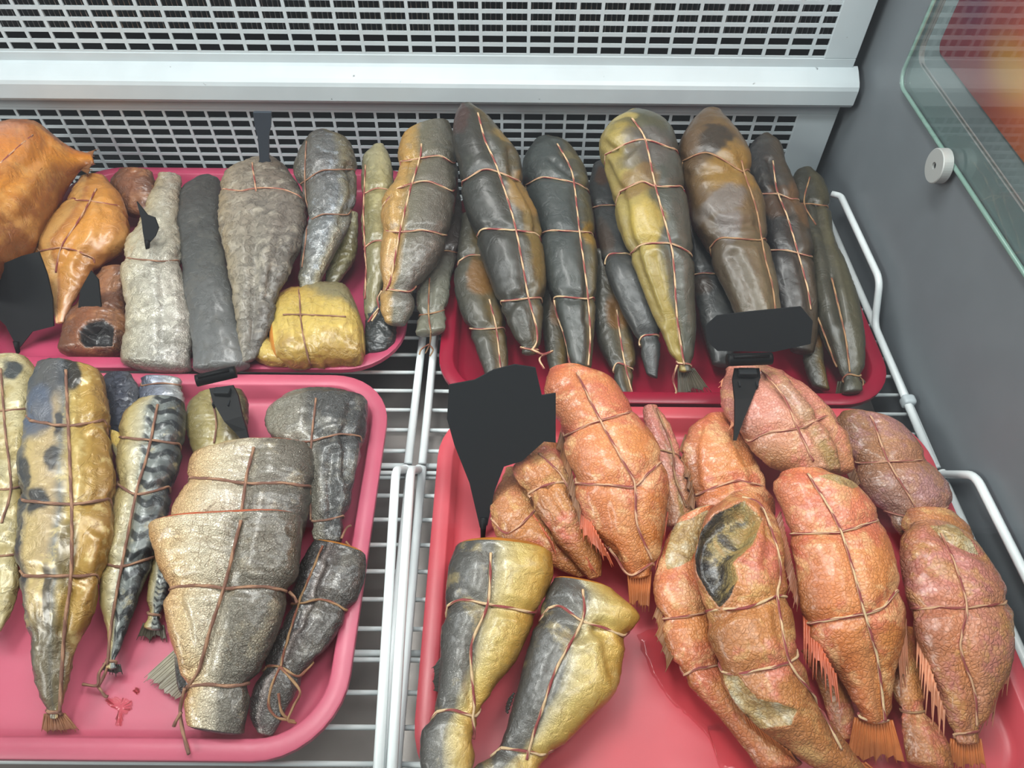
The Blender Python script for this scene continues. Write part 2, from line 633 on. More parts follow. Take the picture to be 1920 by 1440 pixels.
# glass pane in the opening, its edges seen as a green line
gp = [(0.05, 0.196), (0.735, 0.196)] + R_(0.755, 0.214, 0.018, -90, 0) + [(0.773, 0.42), (0.05, 0.42)]
link('side_pane', prism([(WX - 0.0075, a, b) for a, b in gp], (1, 0, 0), 0.006), M['side_glass'], wr, smooth=False)
edge = [(WX - 0.0045, a, b) for a, b in gp[:-1]]
link('pane_edge', tube(round_path(edge, 0.01), 0.0022, 6), M['glass_edge'], wr)
link('seal_strip', tube([(WX + 0.003, a, b) for a, b in [(0.772, 0.42)] + R_(0.754, 0.2415, 0.018, 0, -90) + [(-0.1, 0.2185)]], 0.0022, 6), M['seal_shadow'], wr)
# clamp disc
cl = empty('clamp_disc', (WX - 0.008, 0.622, 0.190), 'round steel disc clamping the glass pane to the grey end wall', 'glass clamp')


def lathe(prof, axis_o, axis='x', n=40, mat=None):
    V, F = [], []
    for (h, r) in prof:
        for k in range(n):
            a = 2 * math.pi * k / n
            if axis == 'x':
                V.append((axis_o[0] + h, axis_o[1] + r * math.cos(a), axis_o[2] + r * math.sin(a)))
            else:
                V.append((axis_o[0] + r * math.cos(a), axis_o[1] + r * math.sin(a), axis_o[2] + h))
    for j in range(len(prof) - 1):
        for k in range(n):
            F.append((j * n + k, j * n + (k + 1) % n, (j + 1) * n + (k + 1) % n, (j + 1) * n + k))
    F.append(tuple(range(n)))
    F.append(tuple(range(len(prof) * n - 1, (len(prof) - 1) * n - 1, -1)))
    bm = bmesh.new()
    m = mesh(V, F)
    bm.from_mesh(m)
    bmesh.ops.recalc_face_normals(bm, faces=bm.faces[:])
    bm.to_mesh(m)
    bm.free()
    return m


link('disc', lathe([(0, 0.0168), (-0.0090, 0.0168), (-0.0098, 0.0160), (-0.0098, 0.0036), (-0.006, 0.0034), (-0.006, 0.001)], (WX - 0.0078, 0.622, 0.190)), M['clamp'], cl, smooth=False)
link('screw_hole', lathe([(0, 0.0032), (-0.001, 0.0030)], (WX - 0.0145, 0.622, 0.190), n=20), M['black'], cl)

# neighbouring case beyond the glass
nc = empty('neighbouring_case', (0.62, 0.6, 0.0), 'white side of the neighbouring case beyond the glass with an orange picture', 'display case')
link('side_frame', box(0.622, 0.65, -0.1, 1.5, -0.6, 0.9, 0.003), M['white'], nc, smooth=False)
T = NT('orange_poster_print')
tc = T.n('ShaderNodeTexCoord').outputs['Object']
sp = T.n('ShaderNodeSeparateXYZ')
T.l(tc, sp.inputs[0])
nn = T.noise(tc, 5.0, 2.0, 0.5)
base = T.ramp(T.math('ADD', T.math('MULTIPLY', sp.outputs[1], 1.5), T.math('MULTIPLY', nn, 0.5)), [(0.0, lin((244, 138, 92))), (0.4, lin((246, 132, 76))), (0.62, lin((232, 104, 74))), (0.85, lin((176, 70, 84)))])


def blob(T, sp, cy, cz, ry, rz):
    a = T.math('DIVIDE', T.math('SUBTRACT', sp.outputs[1], cy), ry)
    b = T.math('DIVIDE', T.math('SUBTRACT', sp.outputs[2], cz), rz)
    return T.smooth(T.math('SQRT', T.math('ADD', T.math('MULTIPLY', a, a), T.math('MULTIPLY', b, b))), 1.0, 0.1)


base = T.mix(T.math('MULTIPLY', blob(T, sp, 0.26, 0.30, 0.10, 0.05), 0.9), base, lin((240, 170, 70)))
base = T.mix(T.math('MULTIPLY', blob(T, sp, 0.40, 0.32, 0.07, 0.045), 0.75), base, lin((140, 56, 96)))
T.l(base, T.b.inputs['Base Color'])
T.b.inputs['Roughness'].default_value = 0.35
pp = [(0.2, 0.096), (1.04, 0.096)] + R_(1.046, 0.112, 0.016, -90, 0, 4) + [(1.07, 0.8), (0.2, 0.8)]
link('picture', prism([(0.6195, a, b) for a, b in pp], (1, 0, 0), 0.002), T.m, nc, smooth=False, origin=(0.6195, 0.62, -0.145))

# case floor below the racks, front rail and front glass
fl = link('case_floor', merge([box(XL, 0.43, -0.02, PY + 0.05, -0.085, -0.08), box(XL, 0.43, 0.43, 0.47, -0.08, -0.06)]), M['floor'], None, smooth=False)
tag(fl, kind='structure')
ts = link('trim_1', merge([box(XL, 0.43, 0.03, 0.065, -0.16, -0.004, 0.004)]), M['grey_wall'], None, smooth=False)
tag(ts, kind='structure')
tag(link('floor', box(-3, 3, -3, 2.5, -0.95, -0.9), plain('shop_floor_tile', (96, 94, 92), 0.5, var=0.1), None, smooth=False), kind='structure')
gl = [(0.047, -0.004), (0.060, 0.10), (0.085, 0.22), (0.125, 0.36), (0.185, 0.50), (0.27, 0.61), (0.38, 0.69), (0.50, 0.735)]
gc = catmull([(0, a, b) for a, b in gl], 28)
V, F = [], []
for x in (XL, 0.424):
    for i, p in enumerate(gc):
        tg = gc[min(i + 1, len(gc) - 1)] - gc[max(i - 1, 0)]
        nrm = np.array([0, tg[2], -tg[1]]) / np.linalg.norm(tg)
        V += [(x, p[1], p[2]), (x, p[1] - nrm[1] * 0.006, p[2] - nrm[2] * 0.006)]
k = len(gc)
for i in range(k - 1):
    a, b = 2 * i, 2 * k + 2 * i
    F += [(a, a + 2, b + 2, b), (a + 1, b + 1, b + 3, a + 3)]
    F += [(a, a + 1, a + 3, a + 2), (b, b + 2, b + 3, b + 1)]
F += [(0, 2 * k, 2 * k + 1, 1), (2 * k - 2, 2 * k - 1, 4 * k - 1, 4 * k - 2)]
pane = tag(link('window_1', mesh(V, F), M['glass'], None, smooth=True), kind='structure')
pm_ = pane.modifiers.new('split', 'EDGE_SPLIT')
pm_.split_angle = math.radians(35)

# ------------------------------------------------------------------ wire racks
RODY = [0.0235 + 0.0259 * i for i in range(33)]


def rack(label, x0, x1, y0, y1, railL, railR, low_l, low_r):
    r = empty('wire_rack', ((x0 + x1) / 2, (y0 + y1) / 2, -0.004), label, 'wire rack', 'white wire racks under the trays')
    for lo in (low_l, low_r):
        link('border_rod', tube(round_path(lo, 0.01), 0.0041, 10), M['rod'], r)
    for y in RODY:
        if y0 <= y <= y1:
            link('cross_rod', tube([(x0, y, -0.0052), (x1, y, -0.0052)], 0.0021, 8), M['rod'], r)
    for y in (y0 + 0.004, (y0 + y1) / 2, y1 - 0.004):
        link('support_rod', tube([(x0, y, -0.0105), (x1, y, -0.0105)], 0.003, 8), M['rod'], r)
    for ra in (railL, railR):
        if ra:
            link('side_rail', tube(round_path(ra, 0.012), 0.0040, 10), M['rod'], r)
    return r


zr = 0.044


def rear_rail(x, dx=0.0):
    return [(x - 0.009, 0.782, zr - 0.002), (x, 0.775, zr), (x + dx, 0.618, zr), (x + dx * 1.2, 0.586, 0.003), (x + dx * 1.3, 0.396, 0.001)]


def front_rail(xa, xb, xc):
    return [(xa, 0.3895, 0.001), (xa, 0.386, 0.001), (xa - 0.001, 0.358, zr), (xb, 0.20, zr), (xc, 0.05, zr)]


rack('white wire rack at back left under the pale pink tray', -0.62, -0.1015, 0.3935, 0.845, None, rear_rail(-0.1015), [(-0.62, 0.3935, 0), (-0.62, 0.845, 0)], [(-0.1015, 0.3935, 0), (-0.1015, 0.845, 0)])
rack('white wire rack at back right under the crimson tray', -0.0875, 0.418, 0.3935, 0.845, rear_rail(-0.0875), rear_rail(0.416), [(-0.0875, 0.3935, 0), (-0.0875, 0.845, 0)], [(0.418, 0.3935, 0), (0.418, 0.845, 0)])
rack('white wire rack at front left under the rose pink tray', -0.62, -0.099, 0.035, 0.389, None, front_rail(-0.1035, -0.095, -0.086), [(-0.62, 0.035, 0), (-0.62, 0.389, 0)], [(-0.094, 0.035, 0), (-0.099, 0.389, 0)])
rack('white wire rack at front right under the coral red tray', -0.086, 0.420, 0.035, 0.389, front_rail(-0.090, -0.0845, -0.0775), front_rail(0.421, 0.424, 0.424), [(-0.083, 0.035, 0), (-0.087, 0.389, 0)], [(0.424, 0.035, 0), (0.420, 0.389, 0)])
link('rack_clip', box(0.411, 0.424, 0.470, 0.482, -0.005, 0.008, 0.003), M['white'], bpy.data.objects['wire_rack.001'])


# ------------------------------------------------------------------ trays
def rrect(x0, x1, y0, y1, r, z, n=9):
    out = []
    for cx, cy, a in ((x1 - r, y1 - r, 0), (x0 + r, y1 - r, 90), (x0 + r, y0 + r, 180), (x1 - r, y0 + r, 270)):
        for i in range(n + 1):
            t = math.radians(a + 90 * i / n)
            out.append((cx + r * math.cos(t), cy + r * math.sin(t), z))
    return out


def tray(label, x0, x1, y0, y1, col, rad=0.062, zt=0.026):
    # (inset, z, corner radius)
    lv = [(0.0035, zt - 0.007, rad), (0.0, zt - 0.006, rad), (0.0, zt - 0.001, rad), (0.0012, zt, rad), (0.0135, zt, rad - 0.013), (0.0150, zt - 0.0012, rad - 0.014),
          (0.0185, 0.0095, rad - 0.018), (0.0215, 0.0060, rad - 0.02), (0.026, 0.0046, rad - 0.024), (0.05, 0.0045, rad - 0.045), (0.14, 0.0045, 0.008),
          (0.14, 0.0020, 0.008), (0.026, 0.0020, rad - 0.024), (0.0195, 0.0036, rad - 0.019), (0.0165, 0.0085, rad - 0.016), (0.0125, zt - 0.0035, rad - 0.012), (0.0035, zt - 0.003, rad)]
    V, F = [], []
    for ins, z, r in lv:
        V += rrect(x0 + ins, x1 - ins, y0 + ins, y1 - ins, max(r, 0.006), z)
    k = 40
    for j in range(len(lv)):
        jj = (j + 1) % len(lv)
        if j == 10:
            continue
        for i in range(k):
            F.append((j * k + i, j * k + (i + 1) % k, jj * k + (i + 1) % k, jj * k + i))
    F.append(tuple(10 * k + i for i in range(k)))
    F.append(tuple(11 * k + i for i in range(k - 1, -1, -1)))
    bm = bmesh.new()
    m = mesh(V, F)
    bm.from_mesh(m)
    bmesh.ops.recalc_face_normals(bm, faces=bm.faces[:])
    bm.to_mesh(m)
    bm.free()
    o = link('serving_tray', m, tray_mat('tray_plastic', col), None, True, ((x0 + x1) / 2, (y0 + y1) / 2, 0.002))
    mod = o.modifiers.new('split', 'EDGE_SPLIT')
    mod.split_angle = math.radians(50)
    tag(o, label, 'tray', 'plastic trays of smoked fish')
    return o


RLX = -0.117
tray('pale pink plastic tray at back left under grey and golden fish', RLX - 0.472, RLX, 0.493, 0.852, (204, 76, 112))
tray('dark crimson plastic tray at back right under the olive black fish', -0.0775, 0.3945, 0.452, 0.812, (160, 10, 50))
tray('rose pink plastic tray at front left holding mackerel and silver trout', RLX - 0.478, RLX - 0.006, 0.122, 0.4855, (222, 104, 130))
tray('coral red plastic tray at front right holding the orange redfish', -0.0700, 0.4010, 0.088, 0.4475, (230, 90, 102))


# ------------------------------------------------------------------ smoked fish
NSEG, KR = 104, 76
FISH = {}


def smooth_noise(p, f):
    return noise.noise(Vector((p[0] * f, p[1] * f, p[2] * f)))


def fish(key, name, label, mat, st, z, long=(), loops=(), th=0.6, cut=None, tw='tw_rc', group=None, lump=1.0, tube_r=0.0015, cav=(), patch=(), seed=0,
         cat='fish', power=2.3, tail_flat=0.0, extra=(), ends=(0.5, 0.5), cutend=None, hmax=0.034, crease=()):
    """st: rows (left px, left py, right px, right py) from head to tail; z: heights of the middle line ('y', v) = so that the point lies at depth v"""
    n = len(st)
    zs = []
    for i, q in enumerate(z):
        if isinstance(q, tuple):
            j = 0 if i == 0 else n - 1
            q = float(aty((st[j][0] + st[j][2]) / 2, (st[j][1] + st[j][3]) / 2, q[1])[2])
        zs.append(q)
    mids = np.array([((a + c) / 2, (b + d) / 2) for a, b, c, d in st])
    dl = np.r_[0, np.cumsum(np.linalg.norm(np.diff(mids, axis=0), axis=1))]
    dl /= dl[-1]
    zz = np.interp(dl, np.linspace(0, 1, len(zs)), zs)
    Lp = np.array([atz(a, b, h) for (a, b, c, d), h in zip(st, zz)])
    Rp = np.array([atz(c, d, h) for (a, b, c, d), h in zip(st, zz)])
    A = catmull(np.hstack([Lp, Rp]), NSEG)
    Lc, Rc = A[:, :3], A[:, 3:]
    C = (Lc + Rc) / 2
    Wv = (Rc - Lc) / 2
    Tn = np.gradient(C, axis=0)
    Tn /= np.linalg.norm(Tn, axis=1)[:, None] + 1e-12
    hw = np.linalg.norm(Wv, axis=1)
    Nn = np.cross(Wv, Tn)
    Nn *= np.sign(Nn[:, 2])[:, None]
    Nn /= np.linalg.norm(Nn, axis=1)[:, None]
    # smooth the normals so that skewed rows do not pinch
    for _ in range(4):
        Nn[1:-1] = (Nn[:-2] + 2 * Nn[1:-1] + Nn[2:]) / 4
    Nn /= np.linalg.norm(Nn, axis=1)[:, None]
    u = np.linspace(0, 1, NSEG)
    hh = np.minimum(th * hw, hmax)
    if tail_flat:
        hh = hh * (1 - tail_flat * np.clip((u - 0.72) / 0.28, 0, 1))
    rows = []
    UVr = []
    ang = 2 * np.pi * np.arange(KR) / KR
    ca, sa = np.cos(ang), np.sin(ang)
    cx = np.sign(ca) * np.abs(ca) ** (2 / power)
    sy = np.sign(sa) * np.abs(sa) ** (2 / power)

    def ring(i, sc, off, uu):
        c = C[i] + Tn[i] * off
        rows.append(c[None] - Wv[i][None] * (cx * sc)[:, None] + Nn[i][None] * (hh[i] * sy * sc)[:, None])
        UVr.append(np.stack([(1 - cx * sc) / 2, np.full(KR, uu)], 1))
    e0, e1 = ends
    capn = 5
    for k in range(capn):
        f = math.sin(math.pi / 2 * (k + 0.35) / capn)
        ring(0, f, -e0 * hh[0] * math.sqrt(max(0, 1 - f * f)), 0.0)
    for i in range(NSEG):
        ring(i, 1.0, 0.0, u[i])
    for k in range(capn - 1, -1, -1):
        f = math.sin(math.pi / 2 * (k + 0.35) / capn)
        ring(NSEG - 1, f, e1 * hh[-1] * math.sqrt(max(0, 1 - f * f)), 1.0)
    V = np.vstack(rows)
    UV = np.vstack(UVr)
    NR = len(rows)
    F = []
    for j in range(NR - 1):
        for k in range(KR):
            F.append((j * KR + k, j * KR + (k + 1) % KR, (j + 1) * KR + (k + 1) % KR, (j + 1) * KR + k))
    F.append(tuple(range(KR - 1, -1, -1)))
    F.append(tuple((NR - 1) * KR + k for k in range(KR)))
    # radial direction of each vertex
    cen = np.vstack([np.repeat(r.mean(0)[None], KR, 0) for r in rows])
    rad = V - cen
    rl = np.linalg.norm(rad, axis=1)[:, None] + 1e-9
    rad = rad / rl
    # lumps and folds of the dried skin
    disp = np.zeros(len(V))
    base = V[0] * 0 + seed * 3.7
    for i, p in enumerate(V):
        q = p + base
        w = Vector((q[0], q[1], q[2])) * 60
        w += Vector((noise.noise(w * 0.4), noise.noise(w * 0.4 + Vector((9, 2, 5))), 0)) * 0.9
        disp[i] = lump * (0.0021 * smooth_noise(q, 30) + 0.0009 * noise.noise(w) + 0.0007 * (0.6 - 2.4 * abs(noise.noise(w * 1.9))) + 0.0004 * (0.6 - 2.4 * abs(noise.noise(w * 4.1))))
    V = V + rad * (disp * np.clip(rl[:, 0] / 0.012, 0.1, 1))[:, None]
    bv = BVHTree.FromPolygons([Vector(v) for v in V], [f for f in F])
    O = Vector(CAMP)

    def on(px, py):
        d = Vector(ray(px, py)).normalized()
        h = bv.ray_cast(O, d)
        if h[0] is None:
            p = Vector(atz(px, py, float(np.mean(zz))))
            bi = int(np.argmin(np.linalg.norm(C - np.array(p), axis=1)))
            p = Vector(atz(px, py, float(C[bi][2])))
            h = bv.find_nearest(p)
        n_ = Vector(h[1])
        if n_.dot(d) > 0 and h[0] is not None:
            n_ = -n_ if False else n_
        return np.array(h[0]), np.array(n_)

    def outward(p, n_):
        i = int(np.argmin(np.linalg.norm(C - p, axis=1)))
        return n_ if np.dot(p - C[i], n_) > 0 else -n_
    strands = []

    def densify(pts):
        P = catmull(np.array(pts, float), max(6, int(sum(math.dist(pts[i], pts[i + 1]) for i in range(len(pts) - 1)) / 4)))
        return [on(*p) for p in P]
    for pts in long:
        strands.append(('twine', [(p, outward(p, q)) for p, q in densify(pts)], False))
    for pts in loops:
        top = densify(pts)
        p0, p1 = top[-1][0], top[0][0]
        i = int(np.argmin(np.linalg.norm(C - (p0 + p1) / 2, axis=1)))
        und = []
        wn = Wv[i] / np.linalg.norm(Wv[i])
        a1 = math.atan2(np.dot(p0 - C[i], Nn[i]), np.dot(p0 - C[i], wn))      # right end
        a0 = math.atan2(np.dot(p1 - C[i], Nn[i]), np.dot(p1 - C[i], wn))      # left end
        if a0 > 0:
            a0 -= 2 * math.pi
        o1, o0 = np.dot(p0 - C[i], Tn[i]), np.dot(p1 - C[i], Tn[i])
        for a in np.linspace(0, 1, 30)[1:-1]:
            th_ = a1 * (1 - a) + a0 * a
            dr = wn * math.cos(th_) + Nn[i] * math.sin(th_)
            c_ = C[i] + Tn[i] * (o1 * (1 - a) + o0 * a)
            h = bv.ray_cast(Vector(c_ + dr * 0.3), Vector(-dr))
            if h[0] is None:
                h = bv.find_nearest(Vector(c_ + dr * hw[i]))
            und.append((np.array(h[0]), np.array(h[1])))
        strands.append(('twine', [(p, outward(p, q)) for p, q in top + und + top[:1]], True))
    # folds and flap edges in the skin
    cv = np.zeros(len(V))
    for pts, dep, sig in crease:
        P = np.array([p for p, _ in densify(pts)])
        for c0 in range(0, len(V), 800):
            dd = np.sqrt(((V[c0:c0 + 800, None, :] - P[None]) ** 2).sum(2).min(1))
            cv[c0:c0 + 800] += dep * (np.exp(-(dd / sig) ** 2) - 0.35 * np.exp(-((dd - 2.2 * sig) / (0.9 * sig)) ** 2))
    # strings bite into the flesh
    dv = np.zeros(len(V))
    for _, S, closed in strands:
        P = np.array([p for p, _ in S])
        for c0 in range(0, len(V), 800):
            d2 = ((V[c0:c0 + 800, None, :] - P[None]) ** 2).sum(2).min(1)
            w = 0.0034 * np.exp(-d2 / 0.0068 ** 2) - 0.0011 * np.exp(-((np.sqrt(d2) - 0.015) / 0.007) ** 2)
            dv[c0:c0 + 800] = np.maximum(dv[c0:c0 + 800], w) if closed else np.maximum(dv[c0:c0 + 800], w * 0.75)
    V = V - rad * (np.minimum(dv + cv, 0.6 * rl[:, 0]))[:, None]
    pm = {}
    mats = [mat]
    # openings: pushed in and lined with another colour
    def to_px(Q):
        q = Q - CAMP
        w = q @ FW
        a, b = q @ RT / w, q @ UP / w
        a, b = a * _c + b * _s, -a * _s + b * _c
        return np.stack([960 + a * FPX, 720 - b * FPX], 1)
    def in_poly(P, poly):
        x, y = P[:, 0], P[:, 1]
        r = np.zeros(len(P), bool)
        dist = np.full(len(P), 1e9)
        m = len(poly)
        for i in range(m):
            (x0, y0), (x1, y1) = poly[i], poly[(i + 1) % m]
            c = ((y0 > y) != (y1 > y)) & (x < (x1 - x0) * (y - y0) / (y1 - y0 + 1e-9) + x0)
            r ^= c
            L2 = (x1 - x0) ** 2 + (y1 - y0) ** 2
            t = np.clip(((x - x0) * (x1 - x0) + (y - y0) * (y1 - y0)) / L2, 0, 1)
            dist = np.minimum(dist, np.hypot(x - x0 - t * (x1 - x0), y - y0 - t * (y1 - y0)))
        return r, dist
    up = np.einsum('ij,ij->i', rad, np.vstack([np.repeat(Nn[min(max(j - capn, 0), NSEG - 1)][None], KR, 0) for j in range(NR)])) > 0.0
    fmat = np.zeros(len(F), dtype=np.int32)
    masks = {'torn': np.zeros(len(V), np.float32), 'cavity': np.zeros(len(V), np.float32), 'hollow': np.zeros(len(V), np.float32)}
    for poly, depth, kind in list(cav):
        px = to_px(V)
        r, dist = in_poly(px, poly)
        sd = np.where(r, dist, -dist)
        mk = masks[kind]
        mk[:] = np.maximum(mk, np.clip(0.5 + sd / 14.0, 0, 1) * up)
        if depth:
            nn = np.vstack([np.repeat(Nn[min(max(j - capn, 0), NSEG - 1)][None], KR, 0) for j in range(NR)])
            sm = np.clip(dist / 18.0, 0, 1)
            sm = sm * sm * (3 - 2 * sm)
            V = V - nn * (r * up * depth * sm)[:, None]
            V = V + nn * (((~r) & up) * 0.0022 * np.exp(-(dist / 9.0) ** 2))[:, None]
    if cut:
        mats.append(cut)
        for fi, f in enumerate(F):
            j = f[0] // KR
            if j < capn - 1:
                fmat[fi] = len(mats) - 1
        fmat[len(F) - 2] = len(mats) - 1
    if cutend:
        mats.append(cutend)
        for fi, f in enumerate(F[:-2]):
            j = f[0] // KR
            if j >= NR - capn:
                fmat[fi] = len(mats) - 1
        fmat[len(F) - 1] = len(mats) - 1
    me = mesh(V, F)
    uv = me.uv_layers.new(name='UVMap')
    idx = np.zeros(len(me.loops), dtype=np.int32)
    me.loops.foreach_get('vertex_index', idx)
    uv.data.foreach_set('uv', UV.astype(np.float32)[idx].ravel())
    me.polygons.foreach_set('material_index', fmat)
    for k_, a_ in masks.items():
        if a_.any():
            at_ = me.attributes.new(k_, 'FLOAT', 'POINT')
            at_.data.foreach_set('value', a_)
    org = C[NSEG // 2].copy()
    o = link(name, me, mats, None, True, org)
    tag(o, label, cat, group)
    for nm, S, closed in strands:
        tr = tube_r * 0.82
        P = np.array([p + q * (tr * 0.6 - (0.0027 if closed else 0.0019)) for p, q in S])
        for _ in range(2):
            P[1:-1] = (P[:-2] + 2 * P[1:-1] + P[2:]) / 4
        link('twine', tube(P, tr, 8, 0.016, cap=not closed), M[tw], o)
    for pts, h in extra:            # loose twine ends: pixel points with their heights
        hs = np.interp(np.linspace(0, 1, len(pts)), np.linspace(0, 1, len(h)), h)
        P = catmull([atz(a, b, q) for (a, b), q in zip(pts, hs)], 30)
        link('twine_end', tube(P, tube_r * 0.8, 8, 0.016), M[tw], o)
    FISH[key] = o
    return o


def fin(key, base, tip, zb, zt, mat, rays=12, name='fin', rag=0.10, web=0.85, rr=0.0009, seed=1, curve=0.0, thick=0.0007):
    """fan of spines with a web between them, child of the fish"""
    rnd = random.Random(seed)
    B = catmull([atz(a, b, zb) for a, b in base], rays)
    Tp = catmull([atz(a, b, zt) for a, b in tip], rays)
    sp_ = float(np.linalg.norm(Tp[-1] - Tp[0])) / rays
    for i in range(rays):
        Tp[i] = Tp[i] + np.array([rnd.uniform(-1, 1), rnd.uniform(-1, 1), rnd.uniform(-.5, .5)]) * sp_ * 0.6
    ms = []
    V, F = [], []
    J = 5
    for i in range(rays):
        f = 1 - rag * rnd.random()
        tp = B[i] + (Tp[i] - B[i]) * f
        mid = (B[i] + tp) / 2 + np.array([0, 0, curve])
        P = [(1 - t) ** 2 * B[i] + 2 * t * (1 - t) * mid + t * t * tp for t in np.linspace(0, 1, 7)]
        ms.append(tube(P, rr, 6, taper=lambda x: 1 - 0.75 * x))
        for j in range(J):
            t = web * (1 - 0.18 * rnd.random() * (j == J - 1)) * j / (J - 1)
            V.append((1 - t) ** 2 * B[i] + 2 * t * (1 - t) * mid + t * t * tp)
    for sgn in (0, 1):
        pass
    nV = len(V)
    V2 = V + [v - np.array([0, 0, thick]) for v in V]
    for i in range(rays - 1):
        for j in range(J - 1):
            q = (i * J + j, (i + 1) * J + j, (i + 1) * J + j + 1, i * J + j + 1)
            F.append(q)
            F.append(tuple(nV + x for x in reversed(q)))
    wm = mesh(V2, F)
    wm.uv_layers.new(name='UVMap')
    ms.append(wm)
    return link(name, merge(ms), mat, FISH[key])


# ---- skins
S = {}
P_OR = (206, 128, 72)
S['perch'] = skin('orange_redfish_skin', [(0.0, (118, 58, 36)), (0.09, (176, 88, 54)), (0.25, (218, 126, 74)), (0.5, (232, 158, 104)), (0.75, (220, 138, 72)), (0.9, (180, 100, 48)), (1, (112, 64, 34))],  # dark ends of the ramp put side shading into the colour
                  mott=((204, 100, 84), 22, 0.48, 0.62, 0.6), mott2=((240, 194, 138), 48, 0.50, 0.66, 0.6), scale=330, scale_bump=0.5, scale_edge=0.3, wrinkle=0.32,
                  tstops=[(0, (222, 120, 84)), (0.3, (234, 160, 108)), (0.65, (206, 134, 68)), (1, (150, 88, 44))], tmixf=0.4)
S['perch_pink'] = skin('pink_redfish_skin', [(0, (140, 72, 58)), (0.22, (206, 126, 106)), (0.46, (220, 158, 136)), (0.56, (158, 126, 80)), (0.7, (128, 96, 62)), (0.78, (200, 122, 98)), (0.92, (206, 124, 88)), (1, (140, 76, 46))],  # ramp ends darkened as painted shading along the sides
                       mott=((204, 104, 106), 34, 0.50, 0.64, 0.4), mott2=((216, 176, 118), 40, 0.54, 0.68, 0.5), edge_noise=0.05, scale=330, scale_bump=0.5, scale_edge=0.35,
                       tstops=[(0, (206, 140, 120)), (0.5, (216, 150, 132)), (0.85, (198, 164, 96)), (1, (170, 130, 70))], tmixf=0.4)
S['perch_mauve'] = skin('mauve_brown_redfish_skin', [(0, (120, 80, 50)), (0.3, (166, 116, 78)), (0.6, (200, 142, 112)), (1, (180, 112, 66))],
                        mott=((172, 124, 130), 26, 0.48, 0.6, 0.65), mott2=((190, 140, 90), 48, 0.52, 0.66, 0.5), scale=330, scale_bump=0.55, scale_edge=0.35,
                        tstops=[(0, (140, 100, 66)), (0.5, (176, 124, 92)), (0.8, (168, 126, 128)), (1, (172, 126, 80))], tmixf=0.4)
S['perch_brown'] = skin('brown_redfish_skin', [(0, (96, 54, 34)), (0.1, (156, 90, 52)), (0.35, (206, 136, 84)), (0.7, (204, 132, 68)), (0.9, (156, 92, 44)), (1, (92, 54, 32))],  # both edges painted darker, side shading in the colour
                        mott=((216, 116, 104), 20, 0.52, 0.64, 0.65), mott2=((222, 180, 116), 46, 0.5, 0.66, 0.6), scale=330, scale_bump=0.5, scale_edge=0.3,
                        tstops=[(0, (206, 124, 84)), (0.4, (200, 140, 84)), (1, (172, 108, 56))], tmixf=0.45)
S['perch_right'] = skin('rosy_redfish_skin', [(0, (104, 58, 38)), (0.1, (170, 96, 60)), (0.3, (212, 134, 88)), (0.6, (218, 150, 122)), (0.88, (196, 132, 72)), (1, (124, 80, 42))],  # shading of the two sides is painted by the dark end stops
                        mott=((202, 124, 122), 28, 0.46, 0.6, 0.6), mott2=((206, 158, 92), 46, 0.5, 0.64, 0.6), scale=300, scale_bump=0.6, scale_edge=0.3, wrinkle=0.6,
                        tstops=[(0, (164, 116, 80)), (0.35, (206, 134, 118)), (0.7, (196, 134, 84)), (1, (150, 96, 54))], tmixf=0.45)
S['trout'] = skin('silver_trout_skin', [(0.0, (212, 156, 92)), (0.14, (226, 196, 146)), (0.3, (222, 208, 178)), (0.5, (196, 188, 168)), (0.62, (122, 118, 108)), (0.85, (92, 88, 82)), (1, (62, 60, 56))],
                  mott=((222, 208, 174), 42, 0.54, 0.68, 0.25), mott2=((112, 92, 66), 70, 0.58, 0.7, 0.35), crackle=(120, 0.7), edge_noise=0.06, scale=480, scale_bump=0.5, scale_edge=0.25, wrinkle=0.55, rough=0.3, metal=0.3, coat=0.5,
                  tstops=[(0, (206, 192, 162)), (0.55, (176, 168, 148)), (1, (112, 102, 78))], tmixf=0.14)
S['trout_dark'] = skin('dark_grey_trout_skin', crackle=(130, 0.6), ramp=[(0.0, (150, 146, 130)), (0.35, (136, 132, 120)), (0.5, (88, 88, 86)), (1, (64, 65, 66))],
                       mott=((150, 148, 138), 50, 0.52, 0.66, 0.5), scale=480, scale_bump=0.5, scale_edge=0.2, wrinkle=0.7, rough=0.3, metal=0.3, coat=0.5)
S['trout_grey'] = skin('grey_trout_tail_skin', crackle=(130, 0.6), ramp=[(0.0, (74, 72, 70)), (0.25, (66, 62, 62)), (0.34, (170, 160, 156)), (0.42, (96, 88, 86)), (0.6, (104, 100, 96)), (1, (72, 70, 68))],
                       mott=((136, 132, 122), 50, 0.52, 0.66, 0.45), scale=480, scale_bump=0.5, scale_edge=0.2, wrinkle=0.7, rough=0.3, metal=0.3, coat=0.5, edge_noise=0.05)
S['duo'] = skin('grey_and_gold_skin', [(0.0, (62, 60, 56)), (0.2, (92, 91, 88)), (0.40, (112, 110, 102)), (0.5, (176, 164, 126)), (0.68, (200, 176, 104)), (0.9, (196, 158, 72)), (1, (168, 124, 48))],
                mott=((204, 182, 120), 46, 0.54, 0.68, 0.35), scale=620, scale_bump=0.22, scale_edge=0.1, wrinkle=0.5, rough=0.3, metal=0.2, coat=0.5, edge_noise=0.03)
